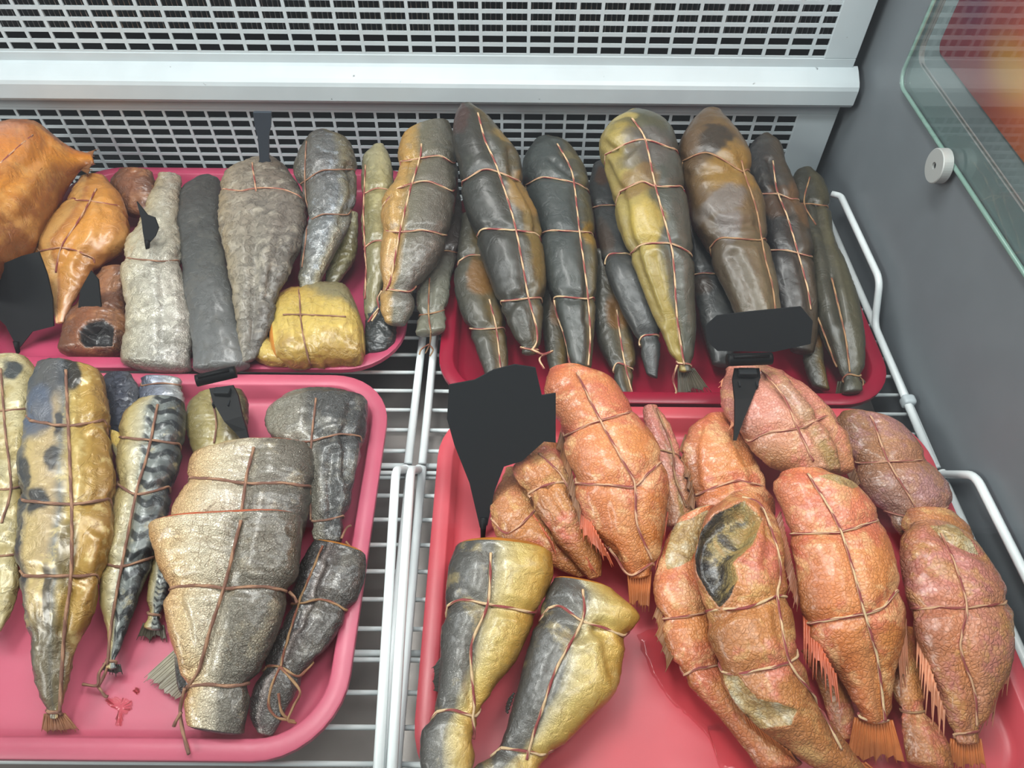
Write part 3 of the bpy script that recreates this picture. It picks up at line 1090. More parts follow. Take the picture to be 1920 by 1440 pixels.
S['mack_big'] = skin('patchy_mackerel_skin', [(0.0, (70, 70, 70)), (0.10, (112, 110, 104)), (0.2, (196, 172, 118)), (0.45, (184, 162, 124)), (0.55, (128, 126, 118)), (0.66, (186, 160, 92)), (0.85, (178, 142, 68)), (1, (150, 112, 52))],
                     spots=[(0.3, 0.06, 0.35, 0.11, (66, 74, 84), 0.9), (0.22, 0.2, 0.24, 0.1, (88, 98, 116), 0.9), (0.46, 0.36, 0.10, 0.035, (54, 58, 64), 0.9), (0.12, 0.40, 0.12, 0.06, (54, 58, 62), 0.9),
                            (0.28, 0.475, 0.15, 0.045, (50, 54, 60), 0.95), (0.66, 0.05, 0.13, 0.07, (30, 32, 36), 0.95), (0.5, 0.24, 0.06, 0.05, (58, 62, 70), 0.9), (0.46, 0.72, 0.07, 0.07, (56, 54, 52), 0.85), (0.06, 0.55, 0.06, 0.2, (60, 60, 60), 0.8), (0.7, 0.62, 0.12, 0.1, (70, 62, 46), 0.7), (0.4, 0.9, 0.7, 0.16, (88, 82, 66), 0.85)],
                     mott=((226, 204, 140), 60, 0.55, 0.68, 0.6), wrinkle=0.8, wscale=60, rough=0.3, metal=0.12, coat=0.45, edge_noise=0.06)
S['mack'] = skin('banded_mackerel_skin', [(0.0, (150, 124, 70)), (0.2, (184, 166, 112)), (0.42, (188, 180, 152)), (0.52, (140, 144, 136)), (0.75, (112, 118, 116)), (1, (56, 58, 60))],
                 bands=((34, 37, 40), 100.0, 0.44, 0.54, 0.9), mott=((206, 190, 140), 60, 0.55, 0.7, 0.4), wrinkle=0.6, rough=0.32, metal=0.2, coat=0.4, edge_noise=0.05)
S['mack_left'] = skin('pale_gold_mackerel_skin', [(0.0, (150, 136, 96)), (0.5, (196, 186, 150)), (0.8, (204, 190, 146)), (1, (160, 142, 92))],
                      spots=[(0.72, 0.08, 0.16, 0.07, (58, 66, 72), 0.95)], mott=((168, 146, 84), 36, 0.48, 0.62, 0.6), wrinkle=0.8, rough=0.32, metal=0.15, coat=0.4)
S['navy'] = skin('navy_mackerel_back_skin', [(0, (52, 56, 66)), (0.6, (64, 68, 82)), (1, (84, 86, 92))], wrinkle=1.0, wscale=160, rough=0.35, metal=0.1, coat=0.3)
S['navysilver'] = skin('silver_blue_skin', [(0, (92, 98, 116)), (0.5, (136, 142, 156)), (1, (156, 156, 152))], wrinkle=0.8, rough=0.3, metal=0.3, coat=0.3)
S['olive'] = skin('olive_gold_skin', [(0, (120, 106, 62)), (0.45, (164, 150, 96)), (0.75, (110, 98, 58)), (1, (60, 54, 38))], mott=((190, 178, 124), 40, 0.52, 0.66, 0.5), wrinkle=0.6, coat=0.35)
S['gold'] = skin('golden_smoked_skin', [(0, (150, 96, 60)), (0.25, (184, 112, 66)), (0.45, (206, 126, 48)), (0.75, (212, 138, 48)), (1, (140, 82, 36))], mott=((226, 172, 96), 22, 0.52, 0.68, 0.5), mott2=((140, 76, 40), 16, 0.56, 0.68, 0.5),
                 wrinkle=0.6, wscale=60, rough=0.32, coat=0.5)
S['gold_strip'] = skin('golden_fillet_skin', [(0, (170, 104, 46)), (0.25, (206, 164, 100)), (0.36, (196, 160, 104)), (0.42, (150, 84, 36)), (0.5, (206, 140, 58)), (0.75, (212, 144, 58)), (1, (140, 84, 46))],
                       mott=((216, 160, 88), 30, 0.5, 0.66, 0.5), tstops=[(0, (164, 108, 72)), (0.3, (206, 140, 60)), (0.75, (208, 146, 72)), (1, (206, 160, 130))], tmixf=0.4, wrinkle=0.55, wscale=70, rough=0.34, coat=0.45, edge_noise=0.04)
S['brown'] = skin('dark_brown_smoked_skin', [(0, (96, 62, 44)), (0.5, (134, 84, 56)), (1, (84, 54, 40))], mott=((168, 116, 76), 36, 0.5, 0.64, 0.6), wrinkle=0.8, rough=0.4)
S['silver'] = skin('silver_white_skin', [(0, (172, 152, 100)), (0.25, (196, 188, 160)), (0.6, (190, 188, 178)), (1, (150, 136, 124))], mott=((128, 124, 112), 55, 0.5, 0.64, 0.5),
                   mott2=((222, 218, 204), 80, 0.55, 0.68, 0.6), tstops=[(0, (150, 122, 92)), (0.35, (196, 186, 156)), (0.7, (190, 186, 172)), (1, (136, 134, 130))], tmixf=0.5, scale=420, scale_bump=0.4, wrinkle=0.9, rough=0.32, metal=0.25, coat=0.4)
S['slate'] = skin('slate_grey_reflection_skin', [(0, (62, 64, 64)), (0.5, (74, 74, 72)), (1, (66, 64, 60))], mott=((92, 90, 84), 50, 0.5, 0.66, 0.5), wrinkle=0.6, rough=0.42, tstops=[(0, (58, 54, 50)), (0.6, (70, 72, 70)), (1, (112, 114, 114))], tmixf=0.6)
S['greybrown'] = skin('grey_brown_skin', [(0, (150, 132, 96)), (0.2, (148, 138, 120)), (0.45, (126, 120, 108)), (0.75, (108, 100, 92)), (1, (70, 64, 58))], mott=((172, 164, 148), 55, 0.52, 0.64, 0.6), mott2=((90, 84, 78), 40, 0.54, 0.66, 0.5),
                      tstops=[(0, (116, 96, 72)), (0.3, (132, 118, 104)), (0.7, (132, 128, 118)), (1, (104, 106, 106))], tmixf=0.4, wrinkle=1.0, wscale=120, rough=0.42, coat=0.15)
S['gunmetal'] = skin('gunmetal_skin', [(0, (92, 84, 62)), (0.3, (110, 108, 104)), (0.65, (104, 106, 108)), (0.82, (140, 128, 90)), (1, (90, 80, 58))], mott=((164, 172, 180), 60, 0.54, 0.66, 0.6), mott2=((64, 60, 56), 36, 0.52, 0.64, 0.6),
                         tstops=[(0, (86, 80, 66)), (0.35, (92, 90, 88)), (0.75, (138, 146, 150)), (1, (150, 144, 112))], tmixf=0.4, scale=380, scale_bump=0.4, wrinkle=0.9, rough=0.3, metal=0.3, coat=0.4)
S['straw'] = skin('straw_gold_skin', [(0, (176, 140, 66)), (0.4, (190, 164, 84)), (0.75, (206, 178, 96)), (1, (160, 126, 56))], spots=[(0.1, 0.62, 0.3, 0.3, (118, 112, 84), 0.9)],
                  mott=((150, 116, 56), 36, 0.52, 0.66, 0.5), wrinkle=0.7, rough=0.34, coat=0.35)
S['sage'] = skin('sage_green_skin', [(0, (96, 92, 62)), (0.4, (126, 120, 80)), (0.7, (160, 146, 96)), (1, (92, 86, 60))], mott=((182, 172, 128), 50, 0.54, 0.66, 0.5), wrinkle=0.6, rough=0.34, coat=0.35,
                 tstops=[(0, (170, 164, 140)), (0.4, (118, 108, 66)), (1, (112, 108, 92))], tmixf=0.45)
S['halfgold'] = skin('gold_edged_slate_skin', [(0, (190, 140, 66)), (0.2, (196, 150, 70)), (0.33, (160, 128, 70)), (0.42, (100, 96, 78)), (0.7, (92, 88, 80)), (1, (66, 62, 56))], mott=((124, 118, 108), 60, 0.54, 0.66, 0.4),
                     tstops=[(0, (96, 88, 58)), (0.5, (112, 104, 88)), (0.85, (122, 116, 108)), (1, (128, 132, 116))], tmixf=0.3, scale=420, scale_bump=0.35, wrinkle=0.5, rough=0.34, metal=0.15, coat=0.4, edge_noise=0.05)
S['umber'] = skin('umber_grey_skin', [(0, (70, 60, 52)), (0.5, (84, 72, 64)), (1, (62, 56, 50))], tstops=[(0, (66, 54, 46)), (0.5, (78, 68, 64)), (0.75, (112, 114, 100)), (1, (124, 126, 108))], tmixf=0.7, wrinkle=0.6, rough=0.38, coat=0.3)
S['soot'] = skin('sooty_skin', [(0, (44, 48, 50)), (0.5, (56, 60, 60)), (1, (44, 46, 46))], wrinkle=0.8, rough=0.35, coat=0.4)
dk = dict(wrinkle=0.34, wscale=60, rough=0.42, coat=0.2, edge_noise=0.12, fine=0.35, mul=0.82)  # mul darkens these skins to paint in the weaker light at the back
S['cod1'] = skin('smoked_black_skin_with_gold_flank', [(0, (42, 44, 42)), (0.35, (58, 58, 52)), (0.6, (66, 64, 52)), (0.8, (104, 88, 48)), (1, (78, 66, 38))],
                 spots=[(0.85, 0.45, 0.22, 0.08, (150, 116, 56), 0.8), (0.95, 0.23, 0.2, 0.04, (140, 116, 62), 0.8), (0.2, 0.08, 0.3, 0.1, (72, 44, 38), 0.7), (0.9, 0.62, 0.16, 0.16, (132, 108, 52), 0.7)],
                 mott=((72, 74, 66), 26, 0.5, 0.66, 0.6), tstops=[(0, (58, 46, 42)), (0.35, (54, 56, 50)), (0.7, (64, 62, 58)), (1, (88, 82, 60))], tmixf=0.35, **dk)
S['cod2'] = skin('charcoal_green_skin', [(0, (46, 52, 50)), (0.45, (68, 74, 72)), (0.7, (60, 62, 56)), (0.9, (112, 96, 52)), (1, (84, 72, 42))],
                 spots=[(0.92, 0.55, 0.16, 0.08, (152, 116, 44), 0.8), (0.9, 0.2, 0.3, 0.04, (116, 104, 66), 0.6)], mott=((82, 88, 84), 26, 0.5, 0.66, 0.5),
                 tstops=[(0, (58, 62, 58)), (0.5, (66, 72, 72)), (1, (74, 72, 58))], tmixf=0.35, **dk)
S['cod3'] = skin('blue_black_skin', [(0, (58, 60, 58)), (0.5, (74, 76, 76)), (1, (50, 54, 54))], spots=[(0.45, 0.12, 0.3, 0.1, (96, 64, 42), 0.7), (0.2, 0.5, 0.3, 0.1, (86, 62, 44), 0.5)], mott=((98, 98, 94), 30, 0.52, 0.66, 0.5), **dk)
S['cod4'] = skin('yellow_and_slate_skin', [(0, (168, 148, 84)), (0.1, (178, 158, 82)), (0.3, (176, 152, 70)), (0.42, (92, 88, 66)), (0.55, (66, 72, 70)), (0.8, (72, 74, 72)), (1, (48, 50, 48))],
                 spots=[(0.45, 0.30, 0.42, 0.08, (92, 86, 80), 0.8), (0.6, 0.12, 0.6, 0.12, (86, 84, 60), 0.8), (0.22, 0.12, 0.24, 0.04, (176, 158, 92), 0.9), (0.3, 0.4, 0.3, 0.05, (126, 96, 56), 0.7), (0.3, 0.55, 0.3, 0.08, (200, 172, 76), 0.6)],
                 mott=((92, 96, 88), 26, 0.55, 0.68, 0.4), tstops=[(0, (92, 86, 58)), (0.5, (110, 104, 72)), (1, (124, 114, 66))], tmixf=0.2, **dk)
S['cod5'] = skin('brown_and_bronze_skin', [(0, (72, 54, 40)), (0.3, (100, 82, 58)), (0.6, (122, 100, 62)), (0.85, (112, 92, 56)), (1, (70, 56, 38))],
                 spots=[(0.6, 0.36, 0.5, 0.09, (150, 116, 52), 0.8), (0.45, 0.24, 0.34, 0.05, (48, 42, 36), 0.85), (0.3, 0.47, 0.4, 0.05, (120, 112, 106), 0.8), (0.3, 0.58, 0.22, 0.07, (118, 112, 112), 0.6)],
                 mott=((84, 66, 46), 26, 0.52, 0.66, 0.5), tstops=[(0, (92, 68, 46)), (0.4, (112, 86, 50)), (0.65, (92, 84, 68)), (1, (124, 118, 98))], tmixf=0.5, **dk)
S['cod6'] = skin('near_black_skin', [(0, (40, 40, 42)), (0.5, (58, 52, 46)), (0.8, (74, 60, 42)), (1, (52, 46, 36))], spots=[(0.3, 0.4, 0.4, 0.06, (94, 66, 42), 0.6), (0.85, 0.42, 0.25, 0.1, (112, 80, 46), 0.7)],
                 mott=((78, 74, 68), 28, 0.52, 0.66, 0.5), **dk)
S['cod7'] = skin('moss_green_black_skin', [(0, (50, 50, 44)), (0.4, (66, 66, 58)), (0.7, (92, 84, 56)), (1, (70, 66, 46))], mott=((100, 94, 70), 30, 0.52, 0.66, 0.5), tstops=[(0, (52, 46, 34)), (0.4, (76, 70, 52)), (1, (86, 84, 72))], tmixf=0.5, **dk)
S['cod8'] = skin('bronze_black_skin', [(0, (60, 60, 54)), (0.4, (78, 74, 58)), (0.75, (112, 90, 46)), (1, (70, 58, 36))], spots=[(0.6, 0.45, 0.35, 0.12, (136, 92, 40), 0.7)], mott=((88, 86, 74), 30, 0.52, 0.66, 0.5), **dk)
M['flesh'] = plain('orange_cut_flesh', (202, 96, 56), 0.4, bump=0.3, bscale=240, var=0.3, coat=0.3)
M['goldflesh'] = plain('golden_cut_flesh', (190, 122, 44), 0.4, bump=0.3, bscale=240, var=0.35, coat=0.3)
M['torn'] = skin('bare_silver_flesh', [(0, (150, 130, 84)), (0.5, (206, 188, 140)), (1, (166, 156, 140))], mott=((196, 190, 180), 60, 0.5, 0.64, 0.6), wrinkle=0.8, rough=0.3)
M['fin_red'] = plain('red_orange_fin', (204, 104, 70), 0.4, bump=0.2, var=0.3)
M['fin_pink'] = plain('salmon_pink_fin', (222, 150, 114), 0.4, bump=0.2, var=0.3)
M['fin_brown'] = plain('brown_tail_fin', (196, 112, 54), 0.45, bump=0.3, var=0.35)
M['fin_dark'] = plain('dark_tail_fin', (84, 78, 62), 0.45, bump=0.3, var=0.35)
M['fin_soot'] = plain('blackish_tail_fin', (62, 62, 58), 0.45, bump=0.3, var=0.35)
M['fin_tan'] = plain('brown_dried_fin', (150, 100, 60), 0.5, bump=0.4, var=0.4)
M['fin_grey'] = plain('grey_silver_tail_fin', (164, 158, 138), 0.4, bump=0.3, var=0.35)

GB = 'whole dark smoked fish on the crimson tray'
GL = 'smoked fish on the pale pink tray'
GM = 'mackerel and trout on the rose pink tray'
GR = 'orange redfish heaped on the coral tray'

# ---------------- back right tray, lower fish first
fish('G1b', 'smoked_fish', 'small olive black fish low at the left rim of the crimson tray', S['cod8'],
     [(866, 405, 905, 405), (856, 488, 914, 480), (852, 538, 926, 530), (862, 580, 941, 576), (878, 618, 949, 613), (891, 651, 951, 638), (907, 692, 953, 680), (914, 712, 950, 705)],
     [0.07, 0.045, 0.026], long=[[(918, 560), (932, 620), (939, 690)]], loops=[[(858, 488), (880, 476), (914, 478)], [(877, 617), (930, 614), (948, 612)]], group=GB, tw='tw_rc', tube_r=.0013, lump=.6, seed=1)
fish('G2b', 'smoked_fish', 'bronze brown fish tail low between the two left dark fish on the crimson tray', S['cod8'],
     [(1000, 480, 1050, 480), (1012, 560, 1062, 560), (1020, 640, 1064, 645), (1030, 690, 1062, 695), (1036, 725, 1056, 725)], [0.06, 0.03, 0.02], group=GB, lump=.6, seed=2)
fish('G3b', 'smoked_fish', 'olive bronze fish low with a rusty spot left of the yellow flanked fish', S['cod8'],
     [(1112, 470, 1150, 480), (1112, 520, 1160, 530), (1112, 576, 1174, 576), (1120, 638, 1187, 638), (1141, 680, 1191, 680), (1153, 717, 1187, 717), (1170, 744, 1191, 748)],
     [0.06, 0.03, 0.02], long=[[(1157, 580), (1170, 672), (1188, 742)]], loops=[[(1145, 697), (1157, 678), (1188, 690)]], group=GB, tube_r=.0013, lump=.6, seed=3)
fish('G5b', 'smoked_fish', 'dim grey fish low between the yellow flanked and the bronze fish', S['cod3'],
     [(1270, 400, 1320, 400), (1288, 455, 1335, 463), (1294, 513, 1356, 513), (1302, 555, 1372, 563), (1311, 597, 1385, 597), (1323, 640, 1380, 645), (1335, 680, 1370, 685)],
     [0.08, 0.045, 0.022], loops=[[(1296, 515), (1322, 510), (1356, 514)]], group=GB, tube_r=.0013, lump=.6, seed=4)
fish('G7b', 'smoked_fish', 'short brown fish tail under the right end fish of the crimson tray', S['cod8'],
     [(1500, 560, 1535, 560), (1511, 630, 1542, 630), (1507, 672, 1545, 680), (1515, 705, 1552, 715), (1522, 722, 1556, 730)], [0.06, 0.03, 0.016], group=GB, lump=.6, seed=5)
fish('G3', 'smoked_fish', 'narrow blue black fish tucked left of the yellow flanked fish', S['cod3'],
     [(1112, 313, 1132, 305), (1105, 347, 1153, 347), (1107, 388, 1166, 397), (1126, 467, 1180, 467), (1137, 513, 1206, 513), (1162, 572, 1224, 563), (1187, 622, 1239, 613), (1197, 651, 1239, 651), (1204, 672, 1236, 676), (1212, 700, 1232, 708)],
     [('y', .82), 0.075, 0.03], loops=[[(1108, 389), (1128, 382), (1164, 383)], [(1128, 497), (1141, 474), (1180, 472)], [(1189, 651), (1203, 630), (1230, 626)]], group=GB, tube_r=.0013, lump=.6, seed=6, th=.65)
fish('G2', 'smoked_fish', 'charcoal green fish second from left at the back of the crimson tray', S['cod2'],
     [(999, 272, 1032, 261), (982, 301, 1066, 280), (980, 334, 1096, 322), (987, 376, 1107, 367), (1007, 430, 1114, 426), (1016, 488, 1120, 488), (1030, 547, 1119, 547), (1045, 597, 1115, 597), (1060, 642, 1113, 642), (1066, 684, 1110, 688)],
     [('y', .81), 0.075, 0.036], long=[[(1045, 268), (1064, 300), (1076, 334), (1087, 430), (1103, 551), (1108, 634), (1104, 686)], [(1037, 563), (1047, 630), (1068, 684)]],
     loops=[[(983, 347), (1016, 330), (1078, 340), (1103, 353)], [(1010, 440), (1028, 430), (1087, 432), (1112, 434)], [(1033, 567), (1041, 555), (1103, 559), (1117, 556)]], group=GB, tube_r=.0014, lump=.6, crease=[([(1035, 300), (1062, 322), (1090, 332)], 0.004, 0.004), ([(1098, 440), (1105, 520), (1100, 600)], 0.002, 0.004)], seed=7, th=.7)
fish('G1', 'smoked_fish', 'tall black brown fish with gold flank at the left end of the crimson tray', S['cod1'],
     [(862, 200, 884, 196), (851, 226, 914, 222), (851, 276, 957, 272), (862, 317, 976, 305), (864, 355, 982, 352), (874, 397, 1003, 398), (891, 438, 1012, 432), (905, 488, 1022, 480), (928, 547, 1022, 542), (951, 601, 1018, 597), (970, 642, 1014, 642), (976, 660, 1011, 660)],
     [('y', .80), 0.09, 0.045], long=[[(896, 210), (910, 263), (932, 313), (966, 422), (991, 555), (1006, 610), (1008, 640), (996, 658)]],
     loops=[[(864, 340), (912, 315), (978, 338)], [(892, 442), (905, 428), (966, 430), (1010, 436)], [(937, 565), (991, 558), (1018, 557)], [(973, 652), (1011, 655)]], group=GB, tube_r=.0015, lump=.6, crease=[([(957, 285), (962, 318), (978, 352), (1000, 395), (1008, 430)], 0.004, 0.004), ([(945, 600), (965, 560), (1000, 540)], 0.002, 0.004)], seed=8, th=.7,
     extra=[([(996, 655), (1018, 664), (1036, 658), (1012, 672), (1020, 692)], [.06, .055, .05])])
fish('G6', 'smoked_fish', 'near black fish leaning second from the right end of the crimson tray', S['cod6'],
     [(1407, 276, 1440, 257), (1400, 290, 1461, 276), (1405, 326, 1473, 313), (1417, 367, 1490, 355), (1430, 413, 1512, 413), (1438, 467, 1524, 467), (1444, 522, 1527, 522), (1455, 576, 1532, 580), (1468, 622, 1532, 622), (1482, 655, 1525, 660)],
     [('y', .80), 0.08, 0.036], long=[[(1450, 300), (1457, 355), (1477, 405), (1498, 476), (1515, 538), (1522, 580)]], loops=[[(1419, 363), (1457, 361), (1488, 372)], [(1440, 469), (1473, 467), (1524, 480)]], group=GB, tube_r=.0013, lump=.6, crease=[([(1440, 300), (1450, 340), (1480, 400)], 0.003, 0.004)], seed=9, th=.65)
fish('G7', 'smoked_fish', 'moss green black fish at the right end of the crimson tray', S['cod7'],
     [(1490, 326, 1522, 319), (1482, 347, 1546, 347), (1496, 388, 1555, 388), (1507, 438, 1563, 447), (1519, 497, 1580, 488), (1527, 555, 1602, 547), (1532, 597, 1615, 597), (1544, 638, 1620, 638), (1565, 680, 1620, 680), (1577, 710, 1617, 706), (1580, 735, 1616, 732)],
     [('y', .79), 0.065, 0.03], long=[[(1519, 330), (1507, 380), (1530, 420)], [(1560, 520), (1586, 630), (1594, 697)], [(1523, 575), (1545, 630), (1566, 690)]], loops=[[(1500, 380), (1525, 380), (1552, 384)], [(1571, 715), (1590, 700), (1617, 706)]], group=GB, tube_r=.0013, lump=.6, crease=[([(1530, 380), (1545, 440), (1560, 520), (1575, 600)], 0.003, 0.004)], seed=10, th=.62, tw='tw_tan',
     extra=[([(1600, 698), (1618, 715), (1612, 745), (1592, 752), (1575, 745)], [.03, .02, .02])])
fin('G7', [(1572, 715), (1618, 712)], [(1566, 748), (1638, 740)], .025, .012, M['fin_dark'], 10, 'tail_fin', seed=4)
fish('G5', 'smoked_fish', 'large bronze brown fish in front of the grille on the crimson tray', S['cod5'],
     [(1315, 209, 1352, 211), (1293, 232, 1360, 226), (1275, 270, 1383, 258), (1278, 317, 1405, 301), (1290, 359, 1407, 338), (1302, 413, 1427, 384), (1327, 459, 1434, 438), (1344, 505, 1442, 484), (1369, 555, 1455, 538), (1390, 605, 1463, 597), (1408, 640, 1460, 640)],
     [('y', .79), 0.10, 0.055], long=[[(1392, 300), (1398, 326), (1419, 388), (1430, 447), (1438, 490), (1450, 535), (1458, 600)]], loops=[[(1277, 301), (1327, 284), (1398, 322)], [(1328, 465), (1352, 445), (1430, 449)]], group=GB, tube_r=.0013, lump=.6, crease=[([(1290, 330), (1330, 325), (1375, 320)], 0.0025, 0.005), ([(1310, 400), (1350, 425), (1420, 420)], 0.002, 0.005), ([(1375, 480), (1410, 560), (1430, 630)], 0.0025, 0.005)], seed=11, th=.68, tw='tw_tan')
fish('G4', 'smoked_fish', 'large smooth fish with a yellow flank at the middle of the crimson tray', S['cod4'],
     [(1174, 215, 1207, 212), (1140, 242, 1241, 234), (1124, 272, 1262, 260), (1138, 318, 1274, 303), (1150, 358, 1280, 347), (1157, 413, 1291, 408), (1178, 467, 1297, 462), (1199, 526, 1301, 522), (1220, 576, 1301, 574), (1241, 622, 1304, 622), (1262, 672, 1300, 674), (1272, 694, 1300, 694)],
     [('y', .79), 0.105, 0.04], long=[[(1185, 220), (1210, 259), (1228, 342), (1257, 451), (1264, 497), (1270, 597), (1283, 684)]],
     loops=[[(1132, 290), (1174, 267), (1210, 259), (1262, 276)], [(1160, 358), (1203, 338), (1230, 347), (1279, 347)], [(1180, 476), (1203, 457), (1257, 455), (1296, 472)], [(1268, 682), (1298, 682)]], group=GB, tube_r=.0015, lump=.6, crease=[([(1135, 270), (1165, 290), (1195, 268)], 0.0035, 0.004), ([(1140, 310), (1170, 380), (1178, 430), (1200, 500), (1240, 600)], 0.003, 0.004), ([(1228, 480), (1245, 560), (1270, 650)], 0.0025, 0.004)], seed=12, th=.72,
     extra=[([(1270, 684), (1262, 710), (1268, 735), (1255, 745)], [.05, .03, .02])])
fin('G4', [(1272, 690), (1300, 690)], [(1270, 756), (1332, 738)], .036, .018, M['fin_dark'], 12, 'tail_fin', seed=5)

# ---------------- back left tray
fish('F2c', 'smoked_fish', 'split brown fish piece with dark hollow at the bottom left of the pale pink tray', S['brown'],
     [(190, 505, 234, 500), (162, 550, 236, 555), (130, 590, 240, 600), (114, 630, 240, 635), (110, 655, 226, 658)], [.045, .03, .022], group=GL, seed=13, th=.45,
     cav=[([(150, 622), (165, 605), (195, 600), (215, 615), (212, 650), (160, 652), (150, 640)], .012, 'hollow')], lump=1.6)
fish('F2b', 'smoked_fish', 'reddish brown fish piece low behind the golden fish near the back rim', S['brown'],
     [(225, 322, 285, 324), (210, 345, 292, 348), (222, 372, 296, 376), (235, 400, 296, 404)], [('y', .80), .03], group=GL, seed=14, th=.45)
fish('F1b', 'smoked_fish', 'small golden lump of fish at the left edge under the large golden fish', S['gold'],
     [(-30, 440, -20, 530), (5, 432, 10, 512), (30, 440, 35, 490), (44, 455, 46, 470)], [.07, .06], group=GL, seed=15)
fish('F1', 'smoked_fish', 'large glossy golden fish with a ragged tail at the far left back', S['gold'],
     [(-70, 300, -50, 540), (-10, 264, 0, 500), (40, 252, 62, 446), (75, 250, 100, 390), (104, 265, 118, 348), (138, 284, 148, 318), (168, 290, 174, 308)], [.10, .085, .07],
     long=[[(0, 305), (30, 278), (62, 252)]], loops=[], group=GL, crease=[([(85, 260), (70, 300), (30, 340), (0, 380)], 0.006, 0.008), ([(10, 420), (50, 400), (95, 330)], 0.005, 0.007)], seed=16, th=.42, tw='tw_red', lump=1.1, hmax=.05,
     extra=[])
fin('F1', [(150, 292), (152, 318)], [(186, 280), (178, 330)], .07, .075, M['fin_tan'], 8, 'tail_fin', rag=.5, seed=8, rr=.0012)
fish('F2', 'smoked_fish', 'golden fish with a pale strip and red twine beside the large golden one', S['gold_strip'],
     [(148, 338, 200, 335), (134, 370, 230, 374), (117, 397, 241, 415), (90, 430, 238, 450), (67, 467, 190, 487), (78, 507, 170, 510), (93, 550, 150, 543), (100, 580, 127, 583), (104, 606, 120, 604)],
     [('y', .78), .06, .035], long=[[(180, 352), (167, 377), (143, 417), (113, 463), (103, 510)]], loops=[[(70, 470), (113, 462), (150, 472), (182, 487)], [(140, 372), (177, 375), (228, 384)]], group=GL, crease=[([(160, 380), (150, 430), (120, 490)], 0.0025, 0.004), ([(200, 400), (185, 450), (150, 500)], 0.0025, 0.005)], seed=17, th=.5, tw='tw_red', tube_r=.0013)
fish('F3', 'smoked_fish', 'silver white fish with a grey cut tail left of the slate grey body', S['silver'],
     [(298, 330, 338, 333), (280, 375, 336, 380), (262, 420, 335, 417), (243, 450, 338, 450), (233, 483, 341, 483), (228, 520, 345, 523), (237, 563, 352, 563), (242, 600, 358, 597), (234, 637, 358, 635), (230, 678, 357, 690)],
     [('y', .79), .06, .03], loops=[[(238, 482), (300, 487), (340, 485)]], group=GL, crease=[([(290, 420), (300, 480), (310, 560), (305, 640)], 0.0035, 0.005), ([(255, 600), (300, 590), (345, 600)], 0.003, 0.005)], seed=18, th=.45, tw='tw_brown', tube_r=.0012, lump=1.6)
fish('F4', 'smoked_fish', 'slate grey fish body standing in for a dark reflection beside the silver fish', S['slate'],  # dark reflection of a price tag, built as a fish body
     [(362, 340, 397, 330), (336, 367, 416, 345), (330, 417, 416, 412), (340, 483, 425, 483), (345, 547, 437, 547), (357, 597, 445, 597), (360, 647, 465, 647), (362, 692, 468, 684)],
     [('y', .80), .06, .035], group=GL, seed=19, th=.42, lump=.8)
fish('F10', 'smoked_fish', 'sooty black cut piece at the right corner of the pale pink tray', S['soot'],
     [(688, 570, 735, 575), (684, 605, 742, 610), (684, 640, 740, 640), (690, 662, 730, 655)], [.035, .024], group=GL, seed=20)
fish('F6b', 'smoked_fish', 'small olive gold tail under the gunmetal fish at the back left', S['sage'],
     [(640, 400, 672, 400), (633, 443, 670, 443), (617, 483, 668, 477), (610, 520, 647, 513), (613, 540, 630, 535)], [.07, .04, .03], group=GL, seed=21)
fish('F5', 'smoked_fish', 'broad grey brown fish skewered by a black spike on the pale pink tray', S['greybrown'],
     [(460, 308, 517, 299), (426, 330, 539, 322), (413, 370, 566, 360), (412, 415, 578, 392), (420, 463, 565, 458), (430, 513, 537, 517), (437, 563, 520, 555), (441, 607, 510, 600), (446, 645, 492, 640), (452, 680, 480, 672)],
     [('y', .80), .07, .04], long=[[(472, 303), (480, 357)]], loops=[[(416, 352), (450, 355), (480, 350), (530, 352), (566, 366)]], group=GL, crease=[([(470, 400), (476, 470), (478, 560), (474, 640)], 0.004, 0.005), ([(540, 400), (520, 480), (500, 560)], 0.003, 0.005)], seed=22, th=.45, tw='tw_red', tube_r=.0013, lump=1.7)
fin('F5', [(446, 620), (505, 612)], [(440, 700), (538, 632)], .042, .034, M['fin_soot'], 12, 'tail_fin', seed=9)  # fin shape added in place of a grey wedge of tag board
fish('F6', 'smoked_fish', 'gunmetal fish with shiny blue scales leaning at the middle of the back', S['gunmetal'],
     [(580, 257, 613, 247), (560, 288, 655, 268), (553, 327, 668, 303), (566, 357, 669, 340), (577, 397, 668, 373), (572, 430, 655, 417), (564, 470, 635, 460), (560, 507, 614, 503), (563, 540, 597, 535)],
     [('y', .81), .08, .05], long=[[(573, 263), (570, 340), (573, 430), (564, 500)]], loops=[[(560, 345), (603, 318), (667, 316)], [(576, 412), (607, 400), (662, 402)]], group=GL, crease=[([(655, 310), (660, 370), (640, 420)], 0.003, 0.004)], seed=23, th=.55, tw='tw_brown', tube_r=.0012)
fish('F7', 'smoked_fish', 'golden cut fish piece lying crosswise at the front of the pale pink tray', S['straw'],
     [(514, 580, 524, 676), (530, 558, 545, 684), (562, 546, 575, 684), (610, 541, 612, 681), (650, 546, 652, 679), (668, 575, 676, 675), (680, 610, 682, 660)],
     [.036, .034], long=[[(530, 588), (566, 588), (610, 590), (648, 592)]], loops=[[(560, 550), (563, 600), (568, 630), (580, 682)]], group=GL, seed=24, th=.42, cut=M['goldflesh'], tw='tw_brown', tube_r=.0012, lump=1.4, power=2.8)
fish('F7b', 'smoked_fish', 'pale straw strip of fish poking out left of the golden cut piece', S['straw'],
     [(477, 632, 481, 674), (495, 630, 502, 682), (515, 640, 520, 685), (540, 650, 545, 684), (556, 660, 560, 680)], [.034, .034, .03], group=GL, seed=44, th=.5, cut=M['goldflesh'], power=2.6)
